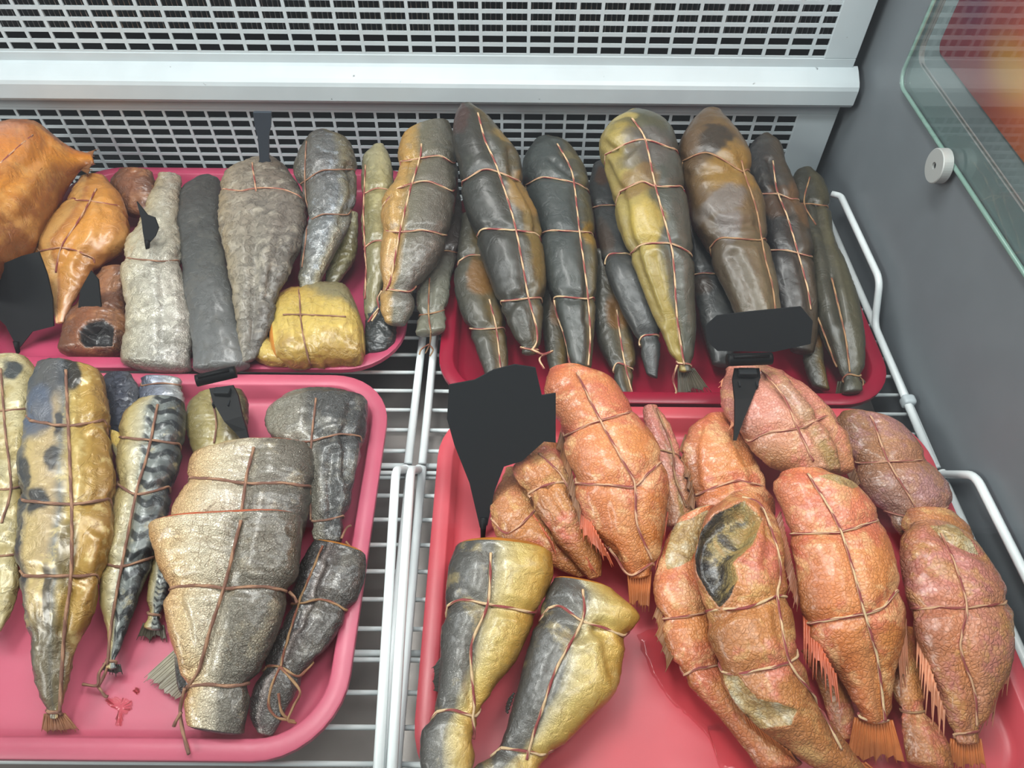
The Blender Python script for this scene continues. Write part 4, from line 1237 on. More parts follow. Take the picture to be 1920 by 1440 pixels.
fish('F8', 'smoked_fish', 'narrow sage green fish left of the thick gold edged fish', S['sage'],
     [(700, 274, 720, 272), (683, 297, 730, 293), (677, 340, 737, 340), (676, 397, 737, 397), (678, 463, 730, 457), (686, 503, 725, 513), (680, 560, 712, 563), (690, 610, 712, 620)],
     [('y', .81), .07, .03], long=[[(684, 308), (680, 397), (684, 497), (683, 560)]], loops=[[(680, 362), (707, 350), (735, 355)], [(681, 463), (700, 450), (728, 449)]], group=GL, seed=25, th=.55, tube_r=.0013, tw='tw_red')
fish('F9b', 'smoked_fish', 'umber fish with a green grey tail hanging over the tray rim', S['umber'],
     [(820, 330, 855, 335), (825, 380, 866, 385), (822, 420, 868, 420), (812, 457, 864, 463), (798, 497, 854, 497), (786, 530, 846, 530), (781, 580, 839, 580), (779, 625, 835, 618)],
     [.075, .05, .038], long=[[(805, 520), (803, 583), (808, 624)]], loops=[[(806, 474), (840, 468), (860, 474)], [(783, 590), (838, 580)]], group=GL, seed=26, tw='tw_tan', tube_r=.0012, th=.5,
     extra=[([(808, 622), (806, 645), (798, 662)], [.045, .012]), ([(804, 645), (790, 655), (786, 665)], [.02, .012]), ([(804, 645), (812, 656), (806, 668)], [.02, .012])])
fish('F9', 'smoked_fish', 'thick grey fish with a gold left flank at the right end of the pale tray', S['halfgold'],
     [(752, 266, 845, 240), (745, 290, 855, 268), (747, 333, 858, 310), (714, 390, 857, 363), (716, 437, 843, 430), (713, 483, 830, 470), (718, 530, 800, 517), (713, 552, 777, 547), (716, 583, 778, 577), (724, 603, 760, 607)],
     [('y', .80), .085, .05], long=[[(790, 268), (788, 290), (770, 350), (750, 430), (732, 523), (722, 543)]],
     loops=[[(748, 302), (793, 293), (827, 290), (856, 308)], [(744, 350), (800, 337), (857, 361)], [(717, 432), (753, 433), (797, 430), (841, 443)], [(714, 543), (737, 542), (776, 547)]], group=GL, crease=[([(762, 300), (752, 360), (742, 420), (732, 500)], 0.003, 0.004)], seed=27, th=.6, tw='tw_rc', tube_r=.0015,
     extra=[([(716, 545), (708, 560), (710, 580), (697, 602)], [.06, .05, .045]), ([(710, 578), (700, 590), (690, 604)], [.05, .045])])

# ---------------- front left tray
fish('M10', 'smoked_mackerel', 'thin dark mackerel tail low beside the large trout', S['mack'],
     [(288, 1010, 325, 1010), (285, 1060, 322, 1062), (278, 1110, 314, 1115), (272, 1150, 308, 1155), (270, 1175, 306, 1178)], [.03, .016], group=GM, seed=30, tw='tw_brown', loops=[[(274, 1150), (308, 1154)]])
fin('M10', [(270, 1168), (306, 1172)], [(256, 1203), (316, 1204)], .015, .009, M['fin_dark'], 9, 'tail_fin', seed=11)
fish('M9', 'smoked_trout', 'grey trout mostly hidden under the large trout with its tail fin out', S['trout_dark'],
     [(430, 1120, 480, 1180), (400, 1160, 450, 1240), (360, 1190, 380, 1285), (336, 1212, 342, 1300)], [.026, .018], group=GM, seed=31, th=.35)
fin('M9', [(340, 1208), (344, 1302)], [(268, 1274), (330, 1314)], .02, .012, M['fin_grey'], 16, 'tail_fin', seed=12, web=1.0, rag=.03)
fish('M3b', 'smoked_mackerel', 'navy backed mackerel end behind the patchy mackerel', S['navy'],
     [(200, 705, 248, 702), (192, 722, 260, 722), (193, 745, 262, 746), (200, 775, 258, 780), (205, 830, 250, 840)], [.036, .03], group=GM, seed=32, th=.45)
fish('M3c', 'smoked_mackerel', 'silver blue mackerel end against the back rim of the rose tray', S['navysilver'],
     [(263, 712, 344, 714), (261, 728, 347, 730), (264, 760, 346, 764), (270, 800, 340, 800)], [.036, .026], group=GM, seed=33, th=.4, loops=[[(262, 722), (300, 716), (346, 722)]], tw='tw_brown', tube_r=.0012)
fish('M4', 'smoked_mackerel', 'olive gold mackerel behind the large trout pierced by a black spike', S['olive'],
     [(372, 742, 458, 735), (356, 762, 467, 752), (351, 801, 465, 796), (360, 838, 460, 835), (380, 900, 450, 900)], [.034, .026], group=GM, seed=34, th=.4, long=[[(396, 745), (405, 790), (400, 830)]], tw='tw_brown', tube_r=.0012)
fish('M7', 'smoked_trout', 'dark grey trout piece at the upper right corner of the rose tray', S['trout_dark'],
     [(527, 752, 660, 742), (503, 775, 688, 752), (500, 810, 688, 792), (530, 850, 682, 832), (560, 885, 668, 880), (576, 930, 658, 930), (578, 975, 648, 975), (588, 1012, 638, 1015)],
     [.04, .04, .03], long=[[(592, 745), (583, 828), (579, 900), (580, 975)]], loops=[[(502, 830), (540, 830), (583, 825), (640, 812), (683, 818)], [(578, 978), (610, 974), (648, 966)]], group=GM, crease=[([(660, 760), (650, 820), (648, 890)], 0.0035, 0.004), ([(625, 850), (620, 900), (622, 960)], 0.003, 0.004)], seed=35, th=.42, tw='tw_brown', tube_r=.0014,
     extra=[([(640, 1010), (650, 990), (658, 985)], [.04, .035]), ([(648, 1015), (660, 1030)], [.035, .03])])
fish('M3', 'smoked_mackerel', 'banded mackerel with a knotted twine tail right of the patchy one', S['mack'],
     [(258, 757, 342, 757), (230, 785, 348, 788), (220, 839, 342, 839), (216, 904, 326, 910), (208, 985, 309, 985), (191, 1061, 288, 1050), (188, 1121, 260, 1121), (198, 1180, 238, 1180), (197, 1224, 225, 1224), (194, 1250, 224, 1252)],
     [.048, .04, .02], long=[[(295, 757), (276, 850), (255, 920), (228, 1056), (206, 1180), (200, 1245)]], loops=[[(226, 819), (282, 823), (342, 831)], [(216, 907), (255, 925), (323, 910)], [(191, 1056), (228, 1061), (287, 1046)], [(196, 1238), (224, 1240)]], group=GM, crease=[([(262, 850), (245, 950), (225, 1050)], 0.002, 0.004)], seed=36, th=.55, tw='tw_brown', tube_r=.0016,
     extra=[([(200, 1240), (186, 1262), (182, 1285), (155, 1283)], [.02, .012]), ([(182, 1284), (196, 1304), (202, 1306)], [.012, .012]), ([(205, 1238), (196, 1265), (184, 1288)], [.022, .013])], power=2.2)
fin('M3', [(195, 1244), (224, 1246)], [(192, 1262), (228, 1268)], .018, .012, M['fin_soot'], 8, 'tail_fin', seed=13)
fish('M3d', 'fish_fin_flap', 'tan dried belly flap between the patchy and the banded mackerel', S['straw'],
     [(206, 806, 224, 812), (209, 835, 236, 838), (220, 862, 244, 858), (230, 882, 248, 868)], [.05, .05], group=GM, seed=37, th=.3, cat='fish piece')
fish('M1', 'smoked_mackerel', 'pale gold mackerel cut off by the left edge of the picture', S['mack_left'],
     [(-30, 680, 50, 672), (-50, 705, 68, 698), (-60, 765, 66, 765), (-66, 850, 56, 850), (-70, 920, 48, 920), (-70, 1000, 45, 1000), (-64, 1080, 40, 1080), (-50, 1140, 22, 1140), (-30, 1185, 2, 1182)],
     [.05, .045, .03], long=[[(0, 690), (8, 800), (20, 912), (2, 980)]], loops=[[(-54, 766), (5, 767), (62, 763)], [(-60, 915), (15, 915), (48, 908)], [(-62, 1040), (0, 1040), (42, 1038)]], group=GM, seed=38, th=.45, tw='tw_brown', tube_r=.0014)
fish('M2', 'smoked_mackerel', 'large patchy black and gold mackerel at the left of the rose tray', S['mack_big'],
     [(72, 690, 190, 702), (62, 720, 197, 728), (54, 770, 201, 770), (43, 850, 211, 860), (38, 931, 213, 931), (36, 1007, 203, 1014), (41, 1083, 188, 1088), (48, 1148, 168, 1153), (60, 1202, 146, 1202), (70, 1267, 130, 1272), (81, 1327, 123, 1327), (86, 1345, 118, 1345)],
     [.062, .052, .02], long=[[(122, 692), (127, 795), (133, 942), (133, 1077), (122, 1159), (116, 1250), (112, 1335)]], loops=[[(54, 787), (90, 792), (125, 797), (202, 785)], [(38, 938), (80, 940), (133, 944), (213, 933)], [(40, 1080), (130, 1080), (188, 1076)], [(82, 1338), (117, 1335)]], group=GM, crease=[([(150, 720), (158, 800), (165, 900), (160, 1000), (150, 1080)], 0.003, 0.004), ([(180, 820), (188, 900), (180, 990)], 0.0035, 0.004), ([(120, 1180), (135, 1120), (160, 1090)], 0.003, 0.004)], seed=39, th=.5, tw='tw_brown', tube_r=.0018, lump=1.5)
fin('M2', [(84, 1338), (120, 1338)], [(80, 1374), (146, 1372)], .018, .012, M['fin_tan'], 12, 'tail_fin', seed=14, rag=.06, web=.95)
fish('M8', 'smoked_trout', 'grey trout tail piece with loose twine at the lower right of the rose tray', S['trout_grey'],
     [(590, 1018, 686, 1042), (562, 1065, 684, 1085), (545, 1125, 655, 1146), (527, 1181, 622, 1200), (500, 1234, 590, 1248), (478, 1287, 558, 1290), (468, 1340, 528, 1350), (482, 1372, 512, 1378)],
     [.034, .03, .02], long=[[(604, 1022), (575, 1090), (557, 1134), (535, 1208), (525, 1250)]], loops=[[(543, 1130), (557, 1131), (609, 1123), (654, 1146)], [(497, 1248), (525, 1250), (560, 1270), (586, 1252)]], group=GM, crease=[([(600, 1060), (580, 1110), (560, 1170)], 0.003, 0.004)], seed=40, th=.4, tw='tw_tan', tube_r=.0014,
     extra=[([(525, 1250), (508, 1290), (504, 1325), (520, 1345), (553, 1352)], [.045, .03, .02]), ([(525, 1250), (562, 1295), (550, 1325), (540, 1350), (555, 1356)], [.045, .03, .02]), ([(522, 1300), (528, 1335), (545, 1352)], [.035, .02])], cut=M['goldflesh'])
fish('M5', 'smoked_trout', 'silver trout piece behind the large one with an orange cut end', S['trout'],
     [(410, 838, 578, 836), (366, 856, 587, 854), (351, 902, 586, 905), (332, 944, 580, 944), (326, 975, 574, 975), (340, 1030, 560, 1030)], [.05, .045, .036], long=[[(475, 838), (462, 890), (451, 968)]], loops=[[(352, 894), (400, 896), (462, 904), (530, 904), (586, 912)]],
     group=GM, crease=[([(475, 838), (462, 890), (451, 968)], 0.0025, 0.006)], seed=41, th=.36, cut=M['flesh'], tw='tw_brown', tube_r=.0018, power=2.6, ends=(0.35, 0.5))
fish('M6', 'smoked_trout', 'largest silver trout tied crosswise in the front of the rose tray', S['trout'],
     [(281, 990, 566, 972), (288, 1028, 563, 1018), (303, 1070, 557, 1070), (317, 1102, 543, 1102), (311, 1139, 531, 1144), (320, 1192, 514, 1192), (339, 1250, 490, 1250), (346, 1292, 470, 1290), (348, 1335, 462, 1350), (352, 1358, 458, 1374)],
     [.064, .05, .03], long=[[(451, 975), (435, 1040), (419, 1102), (393, 1181), (372, 1255), (346, 1294)]], loops=[[(317, 1101), (370, 1097), (419, 1102), (500, 1100), (542, 1110)], [(346, 1288), (390, 1284), (430, 1287), (470, 1283)]], group=GM, crease=[([(451, 975), (435, 1040), (419, 1102), (393, 1181), (372, 1255)], .0025, .006), ([(310, 1010), (360, 1000), (420, 1010)], 0.0025, 0.004), ([(330, 1120), (350, 1180), (360, 1240)], 0.003, 0.004)], seed=42, th=.36, cut=M['flesh'], cutend=S['soot'], tw='tw_brown', tube_r=.0018, power=2.6, ends=(0.35, 0.4),
     extra=[([(346, 1290), (338, 1330), (342, 1368), (354, 1414)], [.045, .03, .03]), ([(340, 1335), (330, 1352), (326, 1362)], [.035, .03]), ([(542, 1110), (552, 1120), (557, 1131)], [.05, .05])])

# ---------------- front right tray
fish('S1', 'smoked_fish', 'grey and gold fish body at the left of the coral tray', S['duo'],
     [(852, 1030, 1036, 1045), (840, 1066, 1036, 1080), (836, 1120, 1018, 1130), (828, 1173, 996, 1180), (825, 1233, 967, 1240), (822, 1287, 928, 1287), (813, 1328, 905, 1332), (790, 1377, 893, 1375), (788, 1427, 888, 1427), (797, 1465, 883, 1465)],
     [.05, .045, .04], long=[[(920, 1035), (915, 1130), (883, 1213), (890, 1320), (888, 1347), (895, 1387)]], loops=[[(835, 1135), (863, 1123), (915, 1132), (970, 1142), (1012, 1152)], [(816, 1332), (847, 1330), (890, 1343), (902, 1342)]], group='grey and gold fish on the coral tray', crease=[([(920, 1035), (915, 1130), (883, 1213), (890, 1320)], 0.0015, 0.006)], seed=50, lump=.55, th=.5, cut=M['goldflesh'], tube_r=.0015)
fin('S1', [(828, 1232), (824, 1296)], [(810, 1250), (812, 1292)], .04, .035, M['fin_soot'], 8, 'dorsal_fin', seed=15, web=1.0, rag=.05)
fish('S2', 'smoked_fish', 'second grey and gold fish with a broad gold belly right of the first', S['duo'],
     [(1038, 1088, 1152, 1110), (1026, 1112, 1200, 1158), (1006, 1165, 1178, 1196), (988, 1220, 1166, 1245), (974, 1280, 1150, 1305), (960, 1328, 1112, 1342), (945, 1378, 1056, 1398), (925, 1408, 1014, 1438), (880, 1450, 985, 1490)],
     [.046, .04, .034], long=[[(1093, 1103), (1093, 1160), (1043, 1253), (1020, 1320), (1000, 1377), (988, 1425)]], loops=[[(1026, 1138), (1050, 1135), (1092, 1163), (1130, 1175), (1180, 1196)], [(937, 1400), (965, 1405), (1000, 1412), (1020, 1420)]], group='grey and gold fish on the coral tray', crease=[([(1130, 1180), (1140, 1210), (1150, 1260)], 0.003, 0.005), ([(1060, 1180), (1090, 1190), (1130, 1180)], 0.0025, 0.004)], seed=51, lump=.55, th=.45, cut=M['goldflesh'], tube_r=.0015)
fin('S2', [(964, 1300), (952, 1336)], [(952, 1312), (945, 1332)], .035, .03, M['fin_soot'], 6, 'dorsal_fin', seed=16, web=1.0)
fish('R2b', 'smoked_redfish', 'brown redfish lying lowest at the left of the orange heap', S['perch_brown'],
     [(948, 878, 985, 880), (925, 930, 1010, 930), (917, 972, 1030, 972), (938, 1012, 1052, 1012), (1000, 1042, 1078, 1038), (1050, 1067, 1094, 1060), (1085, 1082, 1102, 1077)], [.036, .03, .02], loops=[[(920, 975), (950, 1000), (1000, 960), (1020, 930)]], group=GR, power=1.85, seed=52, th=.4, tw='tw_red', tube_r=.0014)
fish('R2', 'smoked_redfish', 'olive tinged redfish leaning against the big orange one at its left', S['perch_brown'],
     [(1010, 832, 1046, 832), (978, 856, 1062, 862), (960, 882, 1070, 890), (985, 930, 1082, 925), (1015, 975, 1098, 965), (1050, 1025, 1116, 1010), (1085, 1065, 1126, 1050), (1102, 1085, 1128, 1078)], [.062, .05, .028], long=[[(1010, 848), (1050, 885), (1062, 905), (1078, 930)]], loops=[[(975, 945), (990, 925), (1020, 910), (1062, 902), (1080, 925)]], group=GR, power=1.85, crease=[([(1000, 860), (1020, 900), (1060, 960)], 0.003, 0.004)], seed=53, th=.5, tw='tw_red', tube_r=.0014)
fin('R2', [(1000, 965), (1035, 1015)], [(1032, 1020), (1045, 1045)], .04, .035, M['fin_red'], 7, 'fin', seed=17)
fin('R2', [(1046, 1000), (1090, 1030)], [(1085, 1058), (1118, 1078)], .042, .034, M['fin_red'], 10, 'fin', seed=18)
fish('R1b', 'smoked_redfish', 'narrow redfish squeezed behind the right side of the big orange one', S['perch_pink'],
     [(1205, 764, 1236, 760), (1204, 780, 1258, 796), (1215, 836, 1274, 840), (1225, 885, 1290, 896), (1240, 945, 1298, 945), (1250, 985, 1290, 985)], [.052, .04, .03], long=[[(1232, 764), (1262, 840), (1266, 892), (1288, 950)]], loops=[[(1216, 846), (1240, 842), (1274, 850)]], group=GR, power=1.85, seed=54, th=.5, tw='tw_tan', tube_r=.0014)
fish('R3', 'smoked_redfish', 'brown orange redfish lying under the clip at the middle of the heap', S['perch'],
     [(1324, 778, 1366, 778), (1298, 802, 1384, 806), (1282, 840, 1404, 838), (1288, 885, 1418, 872), (1296, 922, 1436, 905), (1304, 950, 1450, 940), (1320, 1000, 1450, 985)], [.05, .044, .036], loops=[[(1302, 928), (1350, 909), (1384, 900), (1430, 908)]], group=GR, power=1.85, crease=[([(1310, 800), (1300, 850), (1305, 920)], 0.003, 0.004), ([(1380, 820), (1400, 860), (1420, 900)], 0.003, 0.005)], seed=55, th=.42, tw='tw_red', tube_r=.0014)
fish('R5', 'smoked_redfish', 'mauve brown redfish tied crosswise at the right back corner of the heap', S['perch_mauve'],
     [(1578, 774, 1626, 774), (1567, 788, 1678, 792), (1582, 825, 1720, 829), (1601, 870, 1744, 870), (1616, 915, 1774, 907), (1642, 945, 1784, 937), (1660, 965, 1776, 964), (1685, 1000, 1770, 1000)], [.046, .042, .034], long=[[(1632, 778), (1639, 790), (1665, 862), (1721, 955)]], loops=[[(1601, 868), (1665, 864), (1744, 860)], [(1654, 960), (1706, 968), (1778, 954)]], group=GR, power=1.85, seed=56, th=.46, tw='tw_red', tube_r=.0013)
fish('R4', 'smoked_redfish', 'pink scaled redfish with an olive back topmost beside the black clip', S['perch_pink'],
     [(1360, 694, 1440, 690), (1352, 720, 1488, 716), (1356, 760, 1530, 745), (1380, 805, 1562, 778), (1410, 842, 1584, 812), (1440, 868, 1597, 846), (1475, 884, 1598, 878)], [.072, .07, .06], long=[[(1429, 692), (1470, 742), (1496, 802), (1526, 865)]], loops=[[(1400, 830), (1440, 810), (1496, 802), (1556, 775)]], group=GR, power=1.85, crease=[([(1425, 700), (1490, 760), (1535, 830), (1560, 870)], 0.003, 0.004), ([(1480, 705), (1530, 760), (1570, 820), (1585, 875)], 0.0045, 0.0045)], seed=57, th=.48, tw='tw_red', tube_r=.0014)
fish('R8b', 'smoked_redfish', 'brown redfish end showing above the rosy redfish at far right', S['perch_brown'],
     [(1700, 958, 1790, 962), (1690, 985, 1818, 990), (1705, 1015, 1826, 1020), (1720, 1060, 1820, 1060)], [.048, .04], group=GR, power=1.85, seed=58, th=.4)
fish('R9', 'smoked_redfish', 'olive brown redfish tail low between the central and the rosy redfish', S['perch_brown'],
     [(1665, 1180, 1720, 1180), (1672, 1230, 1718, 1226), (1674, 1290, 1728, 1290), (1682, 1340, 1745, 1340), (1692, 1380, 1780, 1395), (1700, 1425, 1790, 1440)], [.034, .026], group=GR, power=1.85, seed=59, th=.4, loops=[[(1680, 1330), (1710, 1336), (1744, 1332)]], tw='tw_tan', tube_r=.0013)
fish('R10', 'smoked_redfish', 'dark brown redfish tail in the gap under the central redfish', S['perch_brown'],
     [(1500, 1220, 1570, 1230), (1530, 1280, 1592, 1292), (1548, 1330, 1600, 1334), (1566, 1385, 1600, 1384)], [.03, .022], group=GR, power=1.85, seed=60, th=.4)
fish('R7b', 'smoked_redfish', 'rosy redfish with a flaring anal fin at the left of the slit one', S['perch'],
     [(1268, 975, 1338, 950), (1250, 1010, 1318, 1005), (1232, 1060, 1315, 1050), (1224, 1105, 1325, 1100), (1238, 1165, 1336, 1165), (1255, 1225, 1350, 1225), (1285, 1275, 1376, 1275), (1330, 1325, 1410, 1325), (1385, 1390, 1460, 1380), (1420, 1440, 1500, 1430)], [.05, .04, .03], loops=[[(1236, 1160), (1281, 1156), (1334, 1146)], [(1277, 1269), (1308, 1253), (1365, 1244)]], group=GR, power=1.85, seed=61, th=.46, tw='tw_red', tube_r=.0014,
     cav=[([(1262, 985), (1330, 955), (1315, 1010), (1296, 1052), (1250, 1070), (1246, 1040)], 0, 'torn')], cut=M['torn'])
fish('R8', 'smoked_redfish', 'rosy redfish with pale spines at the right rim of the coral tray', S['perch_right'],
     [(1706, 985, 1782, 985), (1692, 1005, 1822, 1010), (1690, 1042, 1848, 1045), (1693, 1085, 1878, 1085), (1702, 1130, 1894, 1130), (1717, 1191, 1903, 1191), (1736, 1250, 1894, 1250), (1760, 1305, 1870, 1305), (1775, 1350, 1848, 1350), (1783, 1390, 1838, 1390)], [.06, .055, .03], long=[[(1766, 998), (1791, 1055), (1814, 1137), (1802, 1214), (1830, 1300), (1834, 1362)]], loops=[[(1704, 1141), (1760, 1137), (1810, 1137), (1893, 1131)], [(1780, 1378), (1840, 1374)]], group=GR, power=1.85, crease=[([(1760, 1000), (1800, 1025), (1840, 1045)], 0.003, 0.004)], seed=62, th=.46, tw='tw_red', tube_r=.0013,
     cav=[([(1740, 985), (1790, 982), (1820, 1012), (1835, 1040), (1800, 1030), (1768, 1010)], 0, 'torn')])
fin('R8', [(1722, 1185), (1770, 1330)], [(1716, 1290), (1772, 1400)], .05, .04, M['fin_pink'], 10, 'fin', seed=19, web=.5, rr=.0012, rag=.35)
fin('R8', [(1896, 1225), (1862, 1310)], [(1884, 1290), (1842, 1385)], .036, .026, M['fin_pink'], 9, 'fin', seed=20, web=.7)
fin('R8', [(1784, 1385), (1838, 1385)], [(1776, 1450), (1850, 1450)], .028, .02, M['fin_brown'], 12, 'tail_fin', seed=21)
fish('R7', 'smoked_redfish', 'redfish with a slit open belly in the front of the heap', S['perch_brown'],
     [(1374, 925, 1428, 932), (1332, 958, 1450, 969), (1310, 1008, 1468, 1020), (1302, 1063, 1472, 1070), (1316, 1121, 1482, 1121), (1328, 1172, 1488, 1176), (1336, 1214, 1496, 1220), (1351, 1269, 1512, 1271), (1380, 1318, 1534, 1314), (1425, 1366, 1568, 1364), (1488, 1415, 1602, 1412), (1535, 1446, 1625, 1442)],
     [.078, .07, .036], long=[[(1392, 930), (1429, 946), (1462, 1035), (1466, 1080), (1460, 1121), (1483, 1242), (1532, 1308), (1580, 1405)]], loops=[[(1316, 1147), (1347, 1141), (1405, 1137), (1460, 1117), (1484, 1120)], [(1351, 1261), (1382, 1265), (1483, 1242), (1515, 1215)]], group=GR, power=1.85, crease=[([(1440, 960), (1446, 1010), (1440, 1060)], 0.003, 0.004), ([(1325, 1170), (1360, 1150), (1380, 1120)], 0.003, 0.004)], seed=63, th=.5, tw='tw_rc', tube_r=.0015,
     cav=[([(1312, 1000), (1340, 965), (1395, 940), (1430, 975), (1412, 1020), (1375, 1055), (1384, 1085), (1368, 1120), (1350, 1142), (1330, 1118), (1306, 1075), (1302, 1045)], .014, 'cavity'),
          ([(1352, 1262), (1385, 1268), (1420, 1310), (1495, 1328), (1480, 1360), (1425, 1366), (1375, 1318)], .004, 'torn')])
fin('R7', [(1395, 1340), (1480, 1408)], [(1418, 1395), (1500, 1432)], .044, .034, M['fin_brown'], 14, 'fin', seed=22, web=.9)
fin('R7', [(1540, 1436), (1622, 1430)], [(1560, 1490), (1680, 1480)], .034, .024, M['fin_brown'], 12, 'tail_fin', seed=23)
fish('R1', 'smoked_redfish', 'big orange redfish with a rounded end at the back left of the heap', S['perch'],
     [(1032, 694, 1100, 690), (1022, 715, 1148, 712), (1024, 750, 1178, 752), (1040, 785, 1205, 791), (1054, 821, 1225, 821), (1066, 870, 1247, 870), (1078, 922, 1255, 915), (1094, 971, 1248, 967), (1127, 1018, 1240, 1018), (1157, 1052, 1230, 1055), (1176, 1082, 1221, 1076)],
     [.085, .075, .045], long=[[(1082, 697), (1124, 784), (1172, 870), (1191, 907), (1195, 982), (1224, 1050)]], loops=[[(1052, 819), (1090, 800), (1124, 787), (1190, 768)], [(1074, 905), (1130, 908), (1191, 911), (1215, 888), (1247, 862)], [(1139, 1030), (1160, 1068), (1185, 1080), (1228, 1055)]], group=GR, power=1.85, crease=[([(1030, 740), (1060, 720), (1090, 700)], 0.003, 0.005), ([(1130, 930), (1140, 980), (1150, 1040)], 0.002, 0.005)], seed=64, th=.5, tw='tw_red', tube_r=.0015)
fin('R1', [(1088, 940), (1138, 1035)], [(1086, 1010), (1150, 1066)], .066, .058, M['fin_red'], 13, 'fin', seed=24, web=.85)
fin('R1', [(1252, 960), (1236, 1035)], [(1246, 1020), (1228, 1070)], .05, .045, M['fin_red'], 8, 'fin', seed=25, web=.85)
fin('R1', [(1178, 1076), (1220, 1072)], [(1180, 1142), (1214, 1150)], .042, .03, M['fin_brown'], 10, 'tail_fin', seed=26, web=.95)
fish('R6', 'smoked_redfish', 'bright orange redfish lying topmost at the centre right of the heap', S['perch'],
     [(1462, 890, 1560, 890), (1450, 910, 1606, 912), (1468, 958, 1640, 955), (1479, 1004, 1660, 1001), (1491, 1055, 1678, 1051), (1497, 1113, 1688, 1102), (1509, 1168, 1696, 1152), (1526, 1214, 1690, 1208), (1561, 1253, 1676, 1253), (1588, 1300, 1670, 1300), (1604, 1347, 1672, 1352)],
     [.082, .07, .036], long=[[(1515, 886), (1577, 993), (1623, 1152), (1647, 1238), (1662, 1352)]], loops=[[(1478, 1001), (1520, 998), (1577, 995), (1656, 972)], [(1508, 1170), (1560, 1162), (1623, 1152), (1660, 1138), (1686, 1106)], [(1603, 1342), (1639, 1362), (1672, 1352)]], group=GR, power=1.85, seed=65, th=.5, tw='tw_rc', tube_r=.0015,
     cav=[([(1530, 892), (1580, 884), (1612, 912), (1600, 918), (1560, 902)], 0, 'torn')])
fin('R6', [(1508, 1155), (1566, 1262)], [(1506, 1250), (1576, 1345)], .062, .056, M['fin_red'], 13, 'fin', seed=27, web=.55, rr=.0011, rag=.4)
fin('R6', [(1464, 960), (1498, 1110)], [(1448, 990), (1490, 1150)], .06, .055, M['fin_pink'], 16, 'dorsal_fin', seed=28, web=.8)
fin('R6', [(1698, 1160), (1684, 1225)], [(1702, 1270), (1690, 1310)], .045, .035, M['fin_pink'], 8, 'fin', seed=29, web=.85)
fin('R6', [(1604, 1345), (1672, 1350)], [(1586, 1428), (1694, 1432)], .034, .022, M['fin_brown'], 14, 'tail_fin', seed=30, web=1.0, rag=.04)

fin('R1', [(1054, 800), (1088, 955)], [(1046, 850), (1082, 992)], .068, .066, M['fin_tan'], 14, 'dorsal_fin', seed=31, web=.85)
fin('R3', [(1286, 815), (1302, 935)], [(1275, 850), (1294, 962)], .046, .044, M['fin_tan'], 12, 'dorsal_fin', seed=32, web=.85)
fin('R4', [(1372, 695), (1384, 790)], [(1346, 722), (1366, 806)], .072, .07, M['fin_pink'], 10, 'fin', seed=33, web=.9, rag=.2)
fin('R7b', [(1236, 1130), (1262, 1230)], [(1222, 1165), (1250, 1262)], .042, .038, M['fin_tan'], 10, 'fin', seed=34, web=.9)
fin('R5', [(1588, 830), (1612, 905)], [(1574, 850), (1600, 930)], .044, .042, M['fin_tan'], 10, 'dorsal_fin', seed=35, web=.9)

# ------------------------------------------------------------------ price tag holders and their black cards
def upright(poly, depth, lean=0.45, th=0.0022):
    """card standing on a plane through the tray at that depth, leaning back; corners given in the picture, thickness to the rear"""
    n = np.array([0, -math.cos(lean), math.sin(lean)])
    p0 = np.array([0, depth, 0.03])
    P = []
    for a, b in poly:
        d = ray(a, b)
        P.append(CAMP + d * (np.dot(p0 - CAMP, n) / np.dot(d, n)))
    return prism(P, -n, th), P


def on_plane(px, py, depth, lean):
    n = np.array([0, -math.cos(lean), math.sin(lean)])
    d = ray(px, py)
    return CAMP + d * (np.dot(np.array([0, depth, 0.03]) - CAMP, n) / np.dot(d, n))


def card(label, poly, depth, lean=0.45, spike=None):
    m, P = upright(poly, depth, lean)
    o = link('price_card', m, M['board'], None, False, np.mean(P, axis=0))
    tag(o, label, 'price tag', 'black price cards on spikes')
    if spike:
        a, b = [on_plane(*q, depth, lean) for q in spike]
        link('spike', tube([a, (a + b) / 2, b], .0032, 10, taper=lambda x: 1 - 0.6 * x), M['black'], o)
    return o


card('large leaf shaped black price card left of the orange redfish heap',
     [(842, 722), (890, 713), (925, 694), (965, 684), (1004, 690), (1016, 742), (1042, 738), (1042, 830), (1020, 828), (978, 865), (945, 875), (927, 922), (914, 985), (900, 990), (880, 905), (852, 835), (838, 785)], .325, .5, [(907, 970), (904, 1034)])
card('black price card cut by the left edge in front of the golden fish', [(-20, 505), (40, 480), (72, 472), (88, 515), (98, 560), (100, 612), (60, 622), (34, 655), (10, 610), (-20, 580)], .545, .5, [(30, 640), (36, 672)])
card('small black crescent of a price card over the silver white fish', [(256, 378), (276, 403), (290, 408), (297, 427), (291, 443), (273, 463), (268, 437), (265, 412)], .60, .5, [(276, 450), (277, 476)])
card('small blue black flat piece under the golden fish with the pale strip', [(170, 508), (184, 525), (190, 583), (178, 596), (146, 580), (150, 545)], .555, .5, [(166, 585), (165, 606)])  # flat dark piece on a short spike
card('wide black price card standing behind the clip on the crimson tray', [(1322, 612), (1345, 592), (1400, 585), (1502, 575), (1524, 602), (1520, 645), (1450, 660), (1345, 658), (1326, 640)], .47, .5)


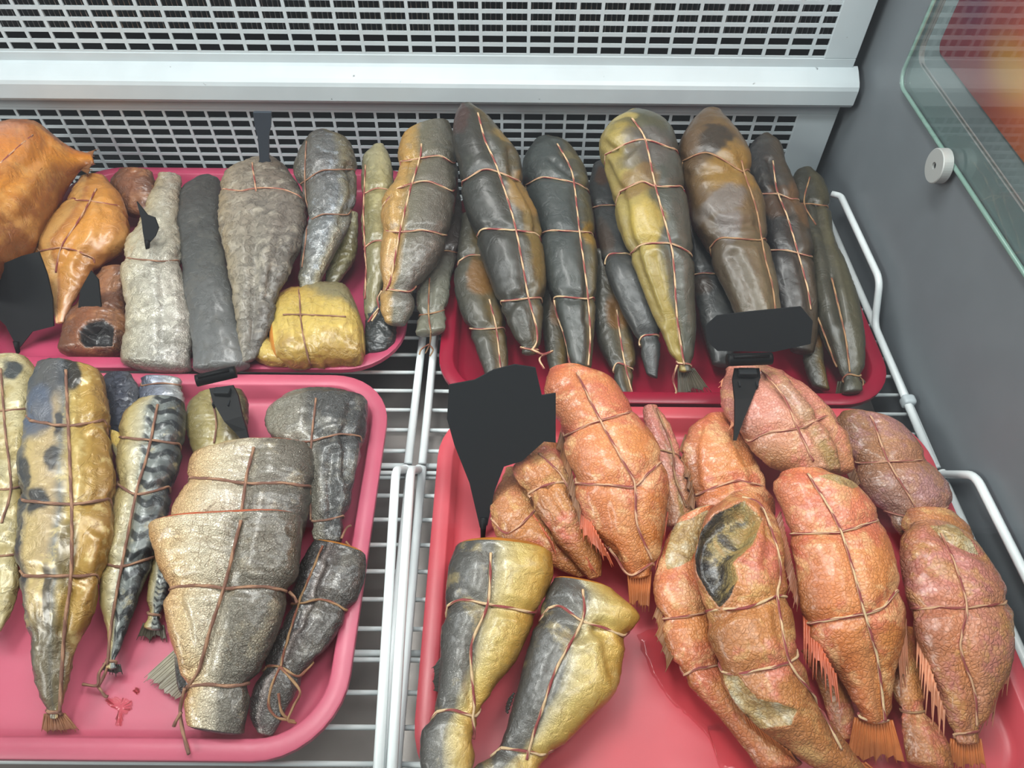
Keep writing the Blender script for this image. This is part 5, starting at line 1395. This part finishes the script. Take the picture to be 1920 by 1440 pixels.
def clip(label, a, b, stem, z, rc=.0058):
    A, B = np.array(atz(*a, z)), np.array(atz(*b, z))
    r = empty('price_tag_clip', (A + B) / 2, label, 'clip')
    ax = (B - A) / np.linalg.norm(B - A)
    link('clip_roll', merge([tube([A, A + ax * .002, B - ax * .002, B], rc, 20), tube([A + ax * .004 + np.array([0, -.002, .0062]), B - ax * .004 + np.array([0, -.002, .0062])], .0016, 8)]), M['black'], r)
    # spike: flat tapering shank with a raised block
    L = [atz(x, y, h) for x, y, h in [s[0] + (s[2],) for s in stem]]
    R = [atz(x, y, h) for x, y, h in [s[1] + (s[2],) for s in stem]]
    V, F = [], []
    dn = np.array([0, .0018, -.0022])
    for p, q in zip(L, R):
        V += [p, q, q + dn, p + dn]
    for i in range(len(L) - 1):
        for k in range(4):
            F.append((4 * i + k, 4 * i + (k + 1) % 4, 4 * i + 4 + (k + 1) % 4, 4 * i + 4 + k))
    F += [(0, 1, 2, 3), tuple(4 * len(L) - 1 - k for k in range(4))]
    link('spike', mesh(V, F), M['black'], r, smooth=False)
    c = (np.array(L[0]) + np.array(R[0])) / 2 * .5 + (np.array(L[1]) + np.array(R[1])) / 2 * .5
    w = np.linalg.norm(np.array(R[1]) - np.array(L[1])) * .32
    link('hinge_block', box(c[0] - w, c[0] + w, c[1] - .004, c[1] + .004, c[2] - .002, c[2] + .004, .0012), M['board'], r, smooth=False)
    for sx in (-.6, .6):
        link('rib', box(c[0] + sx * w * 1.6 - .0008, c[0] + sx * w * 1.6 + .0008, c[1] - .013, c[1] - .007, c[2] - .008, c[2] - .002, .0004), M['board'], r, smooth=False)
    return r


clip('black clip with a tapering spike stuck in the pink redfish', (1364, 675), (1446, 672), [((1378, 690), (1424, 690), .10), ((1374, 712), (1426, 708), .094), ((1378, 750), (1412, 745), .09), ((1378, 790), (1394, 788), .084), ((1376, 826), (1381, 826), .078)], .108)
clip('black clip with a tapering spike stuck behind the large trout', (368, 714), (442, 697), [((392, 728), (436, 722), .07), ((398, 752), (446, 742), .066), ((420, 790), (454, 780), .06), ((440, 810), (462, 806), .054), ((462, 836), (468, 834), .048)], .075)
# spike standing in the grey brown fish
P0 = np.array(atz(497, 318, .075))
P1 = np.array(aty(492, 210, P0[1] + .006))
sk = empty('price_tag_holder', P0, 'dark blue grey spike standing upright in the broad grey brown fish', 'price tag holder')
V, F = [], []
for f, w in ((0, .0085), (.12, .0080), (.2, .0058), (.6, .0066), (.78, .0095), (1, .0105)):
    p = P0 + (P1 - P0) * f
    V += [p + np.array([-w, -.002, 0]), p + np.array([w, -.002, 0]), p + np.array([w, .002, 0]), p + np.array([-w, .002, 0])]
for i in range(5):
    for k in range(4):
        F.append((4 * i + k, 4 * i + (k + 1) % 4, 4 * i + 4 + (k + 1) % 4, 4 * i + 4 + k))
F += [(0, 1, 2, 3), (23, 22, 21, 20)]
M['spike_blue'] = plain('blue_grey_plastic', (48, 56, 66), 0.4)
link('spike', mesh(V, F), M['spike_blue'], sk, smooth=False)

# ------------------------------------------------------------------ fish juice on the trays
M['juice'] = plain('red_fish_juice', (214, 40, 50), 0.08, coat=1.0)
T = NT('clear_red_juice')
T.b.inputs['Base Color'].default_value = lin((226, 60, 70))
T.b.inputs['Roughness'].default_value = 0.06
T.b.inputs['Coat Weight'].default_value = 1.0
T.b.inputs['Alpha'].default_value = 0.32
M['juice'] = T.m


def puddle(label, poly, z, h=.0022):
    P = catmull([(a, b, 0) for a, b in poly + poly[:1]], 90)[:-1]
    rnd = random.Random(3)
    Q = [np.array(atz(p[0] + rnd.uniform(-2.5, 2.5), p[1] + rnd.uniform(-2.5, 2.5), z)) for p in P]
    c = np.mean(Q, axis=0)
    V, F = [], []
    n = len(Q)
    for ins, hh in ((0, 0.0), (.04, h * .9), (.12, h), (.2, h * .55), (.6, h * .45)):
        for q in Q:
            V.append(q + (c - q) * ins + np.array([0, 0, hh]))
    for j in range(4):
        for i in range(n):
            F.append((j * n + i, j * n + (i + 1) % n, (j + 1) * n + (i + 1) % n, (j + 1) * n + i))
    F.append(tuple(4 * n + i for i in range(n)))
    o = link('fish_juice', mesh(V, F), M['juice'], None, True)
    return tag(o, label, 'juice', kind='stuff')


puddle('red juice puddle on the coral tray in front of the redfish', [(1195, 1190), (1215, 1250), (1245, 1300), (1290, 1345), (1320, 1372), (1340, 1410), (1360, 1450), (1460, 1450), (1420, 1400), (1360, 1350), (1300, 1290), (1260, 1230), (1235, 1180)], .0047)
puddle('small red juice smear at the front of the rose tray', [(196, 1312), (215, 1308), (232, 1310), (246, 1314), (246, 1330), (234, 1340), (226, 1362), (218, 1358), (222, 1335), (205, 1324)], .0047, .0012)
puddle('single red juice drop beside the smear on the rose tray', [(250, 1296), (256, 1290), (261, 1295), (257, 1302)], .0047, .0008)
